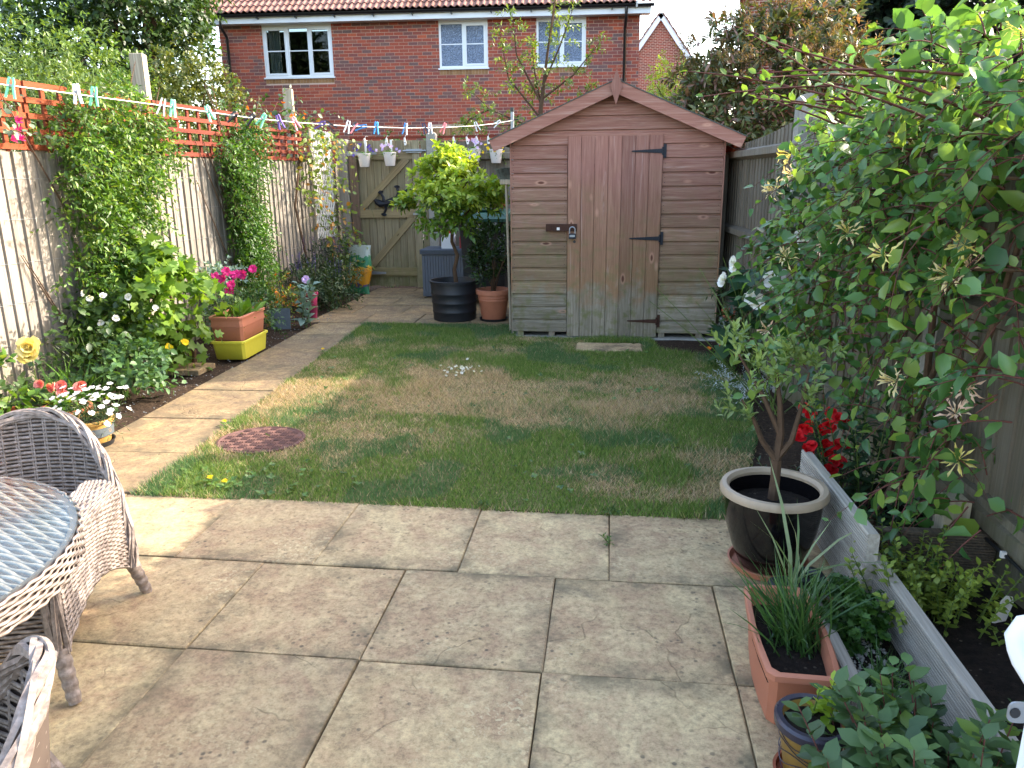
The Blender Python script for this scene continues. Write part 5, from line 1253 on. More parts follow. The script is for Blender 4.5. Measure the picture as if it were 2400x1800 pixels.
# climbing rose over the far trellis, behind the fence line
rt = thing('climbing_rose', 'arching climbing rose with a few orange blooms above the far trellis', 'rose', (fx(9.2)-.1, 9.2, 1.7))
P0 = np.stack([rng.uniform(-4.35, -3.75, 46), rng.uniform(8.1, 10.3, 46), rng.uniform(1.95, 2.3, 46)], 1); D0 = rnd3(46, .5)+A(.1, .1, .55)
foliage('leaves', rt, L_rose, tm_oval(.33), shoots(P0, D0, .5, 9, .085, 65, .35, True), 120)
V_, F_ = stems(P0, D0, .5, .35, .005); fast('canes', V_, F_, m_redstem, rt, 'stuff')
foliage('petals', rt, m_oran, tm_petal(.42, .15), petals(P0[:7]+nrm(D0[:7])*.4, D0[:7], np.full(7, .035), 6, .5), 0)
MB().tube([(fx(9.2)-.1, 9.2, 0), (fx(9.2)-.1, 9.2, 2.0)], .015, 6).build('trunk', m_vine, rt)
# honeysuckle sprig with pink flowers at the near end of the trellis
hs = thing('honeysuckle_sprig', 'honeysuckle sprig with pink flowers on the near orange trellis', 'climber', (fx(5.1)+.1, 5.1, 1.7))
P0 = np.stack([np.full(9, fx(5.1)+.08), rng.uniform(4.75, 5.35, 9), rng.uniform(1.8, 2.15, 9)], 1); D0 = rnd3(9, .5)+A(.5, .2, -.1)
foliage('leaves', hs, leafm('grey_green_leaf', c(84, 104, 84), c(126, 144, 116), .3, .45), tm_oval(.36), shoots(P0, D0, .22, 7, .07, 65, .5), 40)
V_, F_ = stems(P0, D0, .22, .5, .004); fast('stems', V_, F_, m_redstem, hs, 'stuff')
foliage('petals', hs, m_mag, tm_petal(.15, .3), petals(A(fx(5.1)+.15, 5.02, 1.84)+rnd3(4, .04), rnd3(4, .3)+A(1, -.4, .3), np.full(4, .045), 9, .6), 0)
# ---- border bushes
def bush(name, label, x, y, r, h, n, mat, tm, size, k=8, ln=.15, shell=.45, up=.6, sag=.3, indiv=0, z0=0., opp=True, catg='plant', nstem=14, ang=60., upb=.6, stemm=None, grp=None):
    t = thing(name, label, catg, (x, y, z0), grp)
    P, D = clumps(n, (x, y, z0+h*.55), (r, r, h*.45), max(6, n//7), r*.3, shell, up)
    P[:, 2] = np.maximum(P[:, 2], z0+.03)
    foliage('leaves', t, mat, tm, shoots(P, D, ln, k, size, ang, sag, opp, upb, .25), indiv)
    P0 = np.repeat(A(x, y, z0)[None], nstem, 0)+rnd3(nstem, r*.15)*A(1, 1, 0); D0 = nrm(rnd3(nstem, .4)*A(1, 1, 0)+A(0, 0, 1))
    V, F = stems(P0, D0, h*.8, .1, .005); fast('stems', V, F, stemm or m_stem, t, 'stuff')
    return t
rb = bush('rose_bush', 'leafy rose bush with small white blooms below the feathery climber', -3.82, 5.2, .3, .62, 100, L_rose, tm_oval(.34), .075, 7, .2, indiv=120)
C_ = A(-3.62, 5.25, .66)+rnd3(7, .14); foliage('petals', rb, m_whi, tm_petal(.5, .25), cat(petals(C_, rnd3(7, .4)+A(.4, -.6, .8), np.full(7, .03), 6, .35), petals(C_, rnd3(7, .4)+A(.4, -.6, .8), np.full(7, .022), 5, .9)), 0)
bush('peony_plant', 'low glossy green foliage spilling toward the path', -3.5, 5.0, .3, .34, 95, L_fern, tm_oval(.3), .075, 7, .16, indiv=60)
yf = thing('yellow_blooms', 'two yellow flowers among leaves in front of the grape vine', 'flowers', (-3.5, 5.6, .2)); C_ = A(-3.48, 5.62, .24)+A(1, .3, .3)*np.array([[0], [.12]]); foliage('petals', yf, m_yel, tm_petal(.45, .1), petals(C_, A(.5, -.7, .5)+rnd3(2, .1), np.full(2, .035), 7, .3), 0)
V_, F_ = stems(C_*A(1, 1, 0), np.repeat(A(0, 0, 1)[None], 2, 0), .25, 0, .003); fast('stems', V_, F_, m_stem, yf, 'stuff')
gv = bush('grape_vine', 'yellow green grape vine with lobed leaves standing beside the troughs', -3.58, 5.78, .3, 1.12, 135, L_vine, tm_lobe(.5), .105, 6, .22, .3, .2, .5, 200, 0., False, 'vine', 5, 75)
for tp in ([(-3.62, 5.85, 0), (-3.55, 5.9, .12), (-3.6, 6.0, .3), (-3.7, 6.1, .6)], [(-3.5, 6.0, .0), (-3.47, 5.97, .13), (-3.52, 5.95, .2), (-3.62, 6.05, .28)]): MB().tube(tp, [.022, .02, .017, .012], 7).build('trunk', m_vine, gv, True)
ge = thing('gerberas', 'magenta gerberas and lush leaves in the stacked troughs', 'flowers', (-3.3, 6.47, .3))
P0 = np.stack([rng.uniform(-3.41, -3.2, 34), rng.uniform(6.26, 6.7, 34), np.full(34, .32)], 1)
foliage('leaves', ge, L_ger, tm_oval(.2, .1, .3), (P0, nrm(rnd3(34, .6)+A(0, -.1, .7)), A(0, 0, 1)+rnd3(34, .3), rng.uniform(.14, .22, 34)), 34)
C_ = np.stack([rng.uniform(-3.42, -3.2, 9), rng.uniform(6.3, 6.75, 9), rng.uniform(.56, .76, 9)], 1); Ax = rnd3(9, .3)+A(.35, -.8, .5)
foliage('petals', ge, m_mag, tm_petal(.2, .05), cat(petals(C_, Ax, np.full(9, .045), 16, .1), petals(C_, Ax, np.full(9, .03), 12, .4)), 0)
V_, F_ = stems(np.c_[C_[:, :2], np.full(9, .3)], np.repeat(A(0, 0, 1)[None], 9, 0), C_[:, 2]-.3, 0, .004); fast('stems', V_, F_, m_stem, ge, 'stuff')
bush('fern_clump', 'ferny mid green clump in the border beyond the troughs', -3.55, 7.15, .3, .42, 110, L_fern, tm_dia(.22), .06, 10, .2, indiv=0)
bush('aquilegia_clump', 'blue green divided leaves against the fence behind the troughs', -3.85, 7.3, .25, .75, 80, L_blue, tm_oval(.35), .06, 7, .2)
bush('marigold_clump', 'rusty orange and green foliage in front of the dense climber', -3.72, 7.95, .26, .46, 100, leafm('rusty_leaf', c(62, 92, 30), c(128, 140, 50), .35, .5, extra=c(196, 112, 30), exf=.2), tm_dia(.22), .05, 9, .18)
bl = thing('poppy_plant', 'upright blue grey leaved plant at the border edge near the plum pot', 'plant', (-3.22, 7.72, 0))
P0 = A(-3.22, 7.72, 0)+rnd3(4, .04)*A(1, 1, 0); D0 = rnd3(4, .12)*A(1, 1, 0)+A(0, 0, 1)
foliage('leaves', bl, L_blue, tm_oval(.35, .1, .3), shoots(P0, D0, .46, 13, .12, 60, 0, False, .4, .25, .05), 52)
V_, F_ = stems(P0, D0, .46, 0, .006); fast('stems', V_, F_, m_stem, bl, 'stuff')
sc = thing('scabious', 'lilac flower and leaves in the plum pot', 'flower', (-3.345, 8.28, .28))
foliage('leaves', sc, L_salv, tm_dia(.15), shoots(A(-3.345, 8.28, .27)+rnd3(16, .03)*A(1, 1, 0), rnd3(16, .5)+A(0, 0, .8), .14, 7, .05, 60, .4, False), 0)
C_ = np.array([[-3.36, 8.24, .44]]); foliage('petals', sc, m_lilac, tm_petal(.4, .1), cat(petals(C_, A(.2, -.8, .5)[None], [.05], 11, .15), petals(C_, A(.2, -.8, .5)[None], [.035], 9, .6)), 0)
V_, F_ = stems(C_*A(1, 1, 0)+A(0, 0, .25), np.repeat(A(0, 0, 1)[None], 1, 0), .19, 0, .003); fast('stem', V_, F_, m_stem, sc)
def salvia(name, label, x, y, r, h, n, ns, spm):
    t = bush(name, label, x, y, r, h, n, L_salv, tm_dia(.2), .065, 10, .2)
    P0 = A(x, y, h*.75)+rnd3(ns, r*.45)*A(1, 1, .1); D0 = rnd3(ns, .12)+A(0, 0, 1)
    if ns: foliage('flower_spikes', t, spm, tm_dia(.4), shoots(P0, D0, .28, 34, .016, 75, 0, False, .5, .2, .25), 0)
    return t
salvia('salvia_clump', 'dark salvia clump with violet spikes near the compost bag', -3.58, 9.55, .3, .72, 130, 34, leafm('dark_violet_petal', c(44, 26, 78), c(78, 52, 120), .2, .6))
salvia('lavender_clump', 'low dark green bush spreading over the path corner by the bag', -3.33, 9.0, .3, .42, 150, 8, m_violet)
salvia('hyssop_clump', 'dark green bush between the plum pot and the salvia', -3.72, 8.9, .28, .52, 110, 10, m_violet)
bush('corner_shrub', 'light green sprouting shrub under the white lattice', -3.68, 10.2, .2, .75, 60, L_jas, tm_oval(.3), .07, 7, .2)
# near cluster of pot plants
dn = thing('dianthus', 'white dianthus flowers massed in the sand coloured bowl', 'flowers', (-3.06, 4.03, .14))
P0 = A(-3.06, 4.03, .13)+rnd3(60, .05)*A(1, 1, 0); D0 = nrm((P0-A(-3.06, 4.03, .05))*A(2.2, 2.2, 1)+rnd3(60, .35)+A(.1, 0, .5))
foliage('leaves', dn, L_salv, tm_dia(.07), shoots(P0, D0, .16, 8, .06, 45, .3), 0)
C_ = P0+D0*rng.uniform(.15, .24, 60)[:, None]; C_[:, 2] = np.maximum(C_[:, 2], .16); foliage('petals', dn, m_whi, tm_petal(.5, .05), petals(C_, D0+A(0, -.5, .8), np.full(60, .019), 5, .1), 0)
bg_ = thing('begonias', 'pink double begonias in the red terracotta pot', 'flowers', (-3.36, 4.22, .15))
P0 = A(-3.36, 4.22, .14)+rnd3(22, .06)*A(1, 1, 0); D0 = nrm(rnd3(22, .5)+A(0, 0, .8)); foliage('leaves', bg_, L_jas, tm_oval(.35), shoots(P0, D0, .18, 7, .06, 65, .4), 60)
C_ = A(-3.33, 4.18, .31)+rnd3(9, 1)*A(.11, .06, .05); Ax = rnd3(9, .3)+A(.3, -.8, .4)
foliage('petals', bg_, m_pink, tm_petal(.55, .3), cat(petals(C_, Ax, np.full(9, .036), 8, .2), petals(C_, Ax, np.full(9, .028), 7, .7), petals(C_, Ax, np.full(9, .018), 5, 1.1)), 0)
rs = bush('potted_rose', 'green rose with an orange bud in the orange pot', -3.62, 4.02, .17, .34, 42, L_jas, tm_oval(.34), .075, 6, .14, indiv=60, z0=.13)
foliage('bud', rs, m_oran, tm_petal(.5, .5), petals(A(-3.6, 3.95, .36)[None], A(0, -.2, 1)[None], [.035], 6, 1.25), 0)
yr = thing('yellow_rose', 'large pale yellow rose bloom above the near pots', 'rose', (-3.62, 4.35, 0)); V_, F_ = stems(A(-3.66, 4.38, 0)[None], A(.05, -.05, 1)[None], .5, 0, .006); fast('stem', V_, F_, m_stem, yr)
C_ = A(-3.63, 4.34, .47)[None]+A(0, 0, .05)*np.array([[0], [1.]]); Ax = A(.3, -.8, .5)+rnd3(2, .1)
foliage('petals', yr, m_lemonp, tm_petal(.55, .35), cat(petals(C_, Ax, np.full(2, .075), 8, .15), petals(C_, Ax, np.full(2, .06), 8, .6), petals(C_, Ax, np.full(2, .045), 6, 1.)), 0)
foliage('leaves', yr, L_rose, tm_oval(.38), shoots(A(-3.66, 4.38, .1)[None]+rnd3(6, .03), rnd3(6, .5)+A(0, -.2, 1), .3, 8, .085, 65, .2), 40)
pr_ = thing('pink_rose', 'pink rose blooms by the fence at the picture edge', 'rose', (-3.95, 4.25, 0)); V_, F_ = stems(A(-3.92, 4.2, .1)[None], A(0, -.1, 1)[None], .42, 0, .006); fast('stem', V_, F_, m_stem, pr_)
C_ = A(-3.9, 4.13, .5)+rnd3(4, .05); Ax = rnd3(4, .2)+A(.3, -.8, .4); foliage('petals', pr_, m_pink, tm_petal(.55, .3), cat(petals(C_, Ax, np.full(4, .045), 9, .2), petals(C_, Ax, np.full(4, .034), 8, .7)), 0)
foliage('leaves', pr_, L_rose, tm_oval(.4), shoots(A(-3.92, 4.2, .2)+rnd3(12, .05), rnd3(12, .5)+A(0, -.3, .8), .3, 7, .08, 65, .3), 40)
gt = thing('lily_tuft', 'tuft of strap leaves behind the white dianthus', 'plant', (-3.72, 4.75, 0)); n = 150
foliage('leaves', gt, L_dense, tm_blade(.035, .45), (A(-3.72, 4.75, 0)+rnd3(n, .07)*A(1, 1, 0), nrm(rnd3(n, .45)+A(0, 0, .8)), rnd3(n, .3)+A(0, 0, 1), rng.uniform(.2, .36, n)), 100)
# scattered white petals / stones along the border
for nm, lb, n, xr_, yr_, m in (('gravel', 'pale chippings scattered on the border soil', 520, (-4.0, -3.1), (4.2, 8.6), m_conblk), ('gravel', 'grey and white pebbles in the herb strip by the timber edging', 900, (.745, .90), (1.5, 2.62), m_conc)):
    V, F = [], []; base = np.array([(1, 0, 0), (-1, 0, 0), (0, 1, 0), (0, -1, 0), (0, 0, 1), (0, 0, -1)], float); fc = np.array([(0, 2, 4), (2, 1, 4), (1, 3, 4), (3, 0, 4), (2, 0, 5), (1, 2, 5), (3, 1, 5), (0, 3, 5)])
    s = rng.uniform(.004, .011, (n, 1, 1)); rr = rng.uniform(.5, 1.2, (n, 6, 1)); zz = .0 if 'border' in lb else .055
    P = np.stack([rng.uniform(*xr_, n), rng.uniform(*yr_, n), np.full(n, zz+.004)], 1); V = P[:, None]+base[None]*s*rr*A(1, 1, .7); F = fc[None]+(np.arange(n)*6)[:, None, None]
    tag(fast(nm, V.reshape(-1, 3), F.reshape(-1, 3), m, None, 'stuff'), lb)
# ================================================================ raised bed and timber edging
def grooved(L, h, th, nm='board'):
    """decking board standing on edge, grooves on its outer (-x) face; local y along, z up"""
    pr = []; n = int(h/.011)
    for i in range(n):
        z = i*h/n; pr += [(0, z+.0005), (0, z+.0055), (.006, z+.0062), (.006, z+.0104)]
    pr += [(0, h-.004), (.004, h), (th-.004, h), (th, h-.005), (th, 0)]
    return MB().prism(pr, 0, L, 1).mesh(nm)
def edging(x, y, L, h, z, rz_, mat, label, th=.042):
    me = grooved(L, h, th); me.materials.append(mat)
    return tag(inst('edging_board', me, None, Matrix.Translation((x, y, z)) @ Matrix.Rotation(rz_, 4, 'Z')), label, 'board', 'grooved boards edging the herb bed')
edging(.962, .6, 2.02, .19, .04, .012, m_sleeper, 'long grey grooved board edging the dark soil bed')
edging(.905, 2.55, .85, .30, .03, .03, m_sleeper, 'taller weathered board behind the glossy black pot')
edging(.722, .9, 1.62, .105, .02, .012, m_sleeper, 'low weathered board between the trough and the pebble strip')
edging(1.42, 2.735, .42, .22, .04, math.pi/2, m_sleepx, 'dark grooved cross board closing the oregano bed')
sheet('herb_strip', [(.6, .76, .965), (2.56, .76, .965)], .05, m_soild, .05, .006, 'narrow strip of dark soil and pebbles between two boards')
sheet('dark_bed', [(.6, .995, 1.55), (2.73, 1.0, 1.46)], .085, m_soild, .05, .012, 'dark composted soil behind the long grooved board')
sheet('upper_bed', [(2.78, .94, 1.45), (3.4, .90, 1.44)], .09, m_soild, .05, .012, 'dark soil behind the taller weathered board')
tag(MB().cbox(1.255, 1.345, 2.80, 2.89, .05, .36, .008).build('timber_stub', m_post), 'short square timber stub at the corner of the oregano bed', 'post')
tag(MB().box(1.385, 1.43, 1.6, 3.3, .26, .37).build('fence_plank', m_fenceR), 'weathered plank fixed low on the fence behind the dark bed', 'plank')
cb = thing('clipped_cable', 'black cable clipped along the low fence plank', 'cable', (1.38, 2.5, .25))
MB().tube([(1.383, 1.7, .255), (1.38, 2.2, .238), (1.381, 2.55, .25), (1.38, 2.9, .238), (1.36, 3.25, .22)], .006, 6).build('cable', m_gut, cb, True)
for yy in (2.0, 2.35, 2.6, 2.85): MB().box(1.366, 1.384, yy-.006, yy+.006, .24, .262).build('clip', m_white_tr, cb)
# plant labels
def plabel(x, y, z, rot, label, mat=m_white_tr, w=.02, h=.09):
    t = thing('plant_label', label, 'label', (x, y, z))
    MB().prism([(-w, 0), (w, 0), (w, h*.8), (w*.5, h), (-w*.5, h), (-w, h*.8)], -.001, .001, 1, Matrix.Translation((x, y, z)) @ rot).build('tag', mat, t)
plabel(.52, 2.22, .165, Matrix.Rotation(1.35, 4, 'Y') @ Matrix.Rotation(.9, 4, 'Z') @ Matrix.Rotation(1.2, 4, 'X'), 'crumpled white plant label lying in the chive trough', w=.016)
plabel(1.30, 2.42, .09, Matrix.Rotation(.4, 4, 'Z') @ Matrix.Rotation(.3, 4, 'Y'), 'white plant label stuck in the dark bed beyond the oregano', w=.028, h=.1)
plabel(.90, 1.52, .06, Matrix.Rotation(.5, 4, 'Z') @ Matrix.Rotation(.35, 4, 'Y'), 'green printed plant label beside the mint', plain('printed_label', c(96, 150, 90), .4, .4, var=.5, nsc=90), .014, .075)
# ================================================================ herbs
def blades(name, label, x, y, z, n, r, L, mat, spread=.35, catg='herb', indiv=100, w=.013, bend=.35, lean=(0, 0)):
    t = thing(name, label, catg, (x, y, z))
    foliage('leaves', t, mat, tm_blade(w, bend), (A(x, y, z)+rnd3(n, r)*A(1, 1, 0), nrm(rnd3(n, spread)*A(1, 1, .2)+A(lean[0], lean[1], 1)), rnd3(n, .5)*A(1, 1, 0)+A(0, 0, .3), rng.uniform(.55, 1., n)*L), indiv)
    return t
blades('chives', 'tall thin chives growing in the terracotta coloured trough', .585, 2.14, .145, 190, .035, .30, L_chive, .33, lean=(-.12, .1))
blades('spring_onions', 'long pale spring onion leaves bending from the square black pot', .655, 2.56, .085, 9, .015, .42, leafm('onion_leaf', c(110, 136, 84), c(160, 170, 128), .3, .5), .4, 'vegetable', 9, .022, .8, (.15, -.1))
blades('grass_tuft', 'short green tuft of garlic chives among the pebbles', .84, 2.08, .055, 120, .022, .14, L_chive, .4, 'herb', 60, .014)
def mint(name, label, x, y, z, n, r, h, mat, size, k, indiv, lean=(0, 0), tm=tm_oval(.34, .06, .16), stemm=m_redstem, catg='herb'):
    t = thing(name, label, catg, (x, y, z)); P0 = A(x, y, z)+rnd3(n, r)*A(1, 1, 0); D0 = nrm((P0-A(x, y, z))*A(2.2, 2.2, 0)+rnd3(n, .16)*A(1, 1, 0)+A(lean[0], lean[1], 1)); L = rng.uniform(.6, 1., n)*h
    foliage('leaves', t, mat, tm, shoots(P0, D0, L, k, size, 78, .08, True, .9, .15, .15, .25), indiv)
    V, F = stems(P0, D0, L, .08, .0032, 5, 5); fast('stems', V, F, stemm, t, 'stuff')
    return t
mint('peppermint', 'dark green peppermint with purple stems in the near corner', .765, 1.50, .05, 66, .075, .40, L_mint, .072, 18, 300, (-.06, .10))
mint('peppermint', 'low mint shoots spilling over the low board near the trough end', .66, 1.66, .03, 12, .05, .30, L_mint, .06, 12, 100, (-.05, .1))
mint('lemon_balm', 'bright lime green sprig in the mustard pot', .575, 1.79, .15, 5, .02, .13, leafm('lime_leaf', c(120, 150, 40), c(160, 184, 66), .45, .45), .045, 8, 40, stemm=m_stem)
mint('golden_oregano', 'bushy yellow green oregano in the dark bed', 1.10, 2.50, .085, 64, .085, .25, L_ore, .034, 16, 250, stemm=m_stem)
mint('golden_oregano', 'small oregano seedling near the white label', 1.30, 2.30, .085, 6, .02, .09, L_ore, .028, 8, 30, stemm=m_stem)
tp_ = thing('parsley', 'curly parsley filling the far end of the pebble strip', 'herb', (.81, 2.36, .05))
P0, D0 = clumps(210, (.815, 2.38, .13), (.10, .16, .075), 44, .025, .3, .9); foliage('leaves', tp_, L_pars, tm_lobe(.6), shoots(P0, D0, .03, 8, .026, 75, .2, False, .8, .4), 250)
V_, F_ = stems(A(.815, 2.38, .05)+rnd3(60, .03)*A(1, 1, 0), rnd3(60, .5)*A(1, 1, .1)+A(0, 0, 1), .13, .1, .0018); fast('stems', V_, F_, m_stem, tp_, 'stuff')
# ================================================================ small tree in the glazed pot
x, y = .665, 2.92
br = [([(x, y, .45), (x-.06, y, .53), (x-.10, y-.02, .62), (x-.15, y-.02, .70)], [.014, .011, .008, .004]), ([(x, y, .45), (x+.01, y+.01, .56), (x+.0, y+.02, .68), (x-.03, y+.02, .84)], [.017, .014, .010, .005]),
    ([(x, y, .46), (x+.05, y, .53), (x+.08, y+.02, .66), (x+.1, y+.03, .80)], [.015, .011, .008, .004]), ([(x+.005, y+.01, .56), (x-.06, y+.05, .70), (x-.16, y+.08, .86)], [.011, .008, .004])]
ot = tree_in('potted_tree', 'small pruned tree with pale green leaf tufts in the glossy black pot', 'tree', (x, y, .3), [(x, y, .29), (x+.002, y, .38), (x, y, .455)], [.022, .019, .021], br)
tips = np.array([(x-.15, y-.02, .68), (x-.11, y-.02, .62), (x-.03, y+.02, .82), (x-.02, y+.02, .74), (x+.1, y+.03, .78), (x+.08, y+.02, .68), (x-.15, y+.08, .84), (x-.2, y+.1, .88), (x+.02, y, .88), (x-.08, y+.05, .76), (x+.12, y+.05, .86), (x+.05, y+.05, .82)])
P0 = np.repeat(tips, 4, 0)+rnd3(48, .024); D0 = rnd3(48, .45)+A(-.05, 0, .9)
foliage('leaves', ot, L_oliv, tm_oval(.22, .08, .05), shoots(P0, D0, .075, 9, .05, 45, .0, False, .5, .2), 280)
# ================================================================ shady border
cn = mint('carnations', 'bright red carnations beside the tall weathered board', 1.0, 3.55, .0, 26, .08, .36, L_phlox, .05, 10, 60, (-.05, -.1), tm_oval(.14), m_stem, 'flowers')
C_ = np.array([(1.0, 3.75, .38), (.985, 3.72, .31), (.945, 3.45, .30), (1.04, 3.52, .29), (1.07, 3.66, .33), (1.15, 3.78, .36), (1.02, 3.42, .22), (1.06, 3.44, .25), (1.0, 3.36, .17), (.93, 3.6, .33), (1.12, 3.6, .28)]); C_ = np.repeat(C_-A(.03, .06, -.03), 3, 0)+rnd3(33, .014)
foliage('petals', cn, m_red, tm_petal(.5, .1), cat(petals(C_, rnd3(33, .3)+A(-.2, -.7, .6), np.full(33, .03), 8, .2), petals(C_, rnd3(33, .3)+A(-.2, -.7, .6), np.full(33, .022), 7, .8)), 0)
mint('phlox', 'tall dark leafy stems rising behind the carnations', 1.13, 3.42, .05, 22, .09, .72, L_phlox, .085, 20, 150, (-.03, -.02), tm_oval(.17, .05, .2), m_stem, 'plant')
mint('phlox', 'short leafy shoots in the soil beside the dark cross board', 1.13, 2.95, .09, 7, .05, .24, L_phlox, .07, 10, 60, (0, 0), tm_oval(.2, .05, .2), m_stem, 'plant')
sv = thing('silver_plant', 'silvery grey curry plant spilling beside the lawn', 'plant', (1.0, 5.35, 0))
P0 = A(1.02, 5.35, .05)+rnd3(46, .07)*A(1, 1, .3); foliage('leaves', sv, L_silver, tm_dia(.1), shoots(P0, rnd3(46, .5)+A(-.25, -.2, .6), .34, 22, .03, 60, .35, False), 0)
mg = bush('marigolds', 'low orange marigolds at the lawn edge near the shed', .96, 6.25, .11, .16, 34, L_pars, tm_dia(.2), .035, 8, .07, catg='flowers')
C_ = A(.95, 6.2, .15)+rnd3(9, .07)*A(1, 1, .4); foliage('petals', mg, m_oran, tm_petal(.4, .1), petals(C_, rnd3(9, .3)+A(-.1, -.5, .8), np.full(9, .022), 9, .3), 0)
hl = thing('hollyhock', 'hollyhock with very large lobed leaves by the grey stone block', 'plant', (1.1, 6.15, 0)); n = 22
P0 = A(1.13, 6.15, 0)+rnd3(n, .1)*A(1, 1, 0)+A(0, 0, 1)*rng.uniform(.2, .85, n)[:, None]
foliage('leaves', hl, L_holly, tm_lobe(.62), (P0, nrm(rnd3(n, .5)*A(1, 1, .3)+A(-.25, -.6, -.05)), A(0, -.2, 1)+rnd3(n, .25), rng.uniform(.16, .27, n)), 22)
V_, F_ = stems(np.repeat(A(1.13, 6.15, 0)[None], n, 0), (P0-A(1.13, 6.15, 0)), np.linalg.norm(P0-A(1.13, 6.15, 0), axis=1), 0, .006); fast('stalks', V_, F_, m_stem, hl, 'stuff')
bush('bay_shrub', 'dark pointed leaves of a shrub between the shed and hollyhock', 1.13, 6.75, .15, .95, 48, L_bay, tm_oval(.16), .09, 9, .16, up=.9)
wr_ = bush('white_rose', 'white rose bush leaning on the shaded fence beyond the honeysuckle', 1.12, 5.05, .24, 1.5, 130, L_rose, tm_oval(.34), .075, 7, .2, indiv=150, catg='rose')
C_ = np.array([(1.0, 4.9, .90), (1.02, 4.92, .86), (.90, 4.95, .78), (.93, 4.93, .76), (1.18, 4.9, 1.12), (1.15, 4.92, 1.16), (1.27, 4.8, 1.77), (1.24, 4.8, 1.73), (.84, 5.3, .95), (.80, 5.5, .82), (1.2, 4.9, 1.58)]); Ax = rnd3(len(C_), .3)+A(-.4, -.8, .3)
foliage('petals', wr_, m_whi, tm_petal(.55, .3), cat(petals(C_, Ax, np.full(11, .055), 7, .1), petals(C_, Ax, np.full(11, .042), 7, .6), petals(C_, Ax, np.full(11, .028), 5, 1.)), 0)
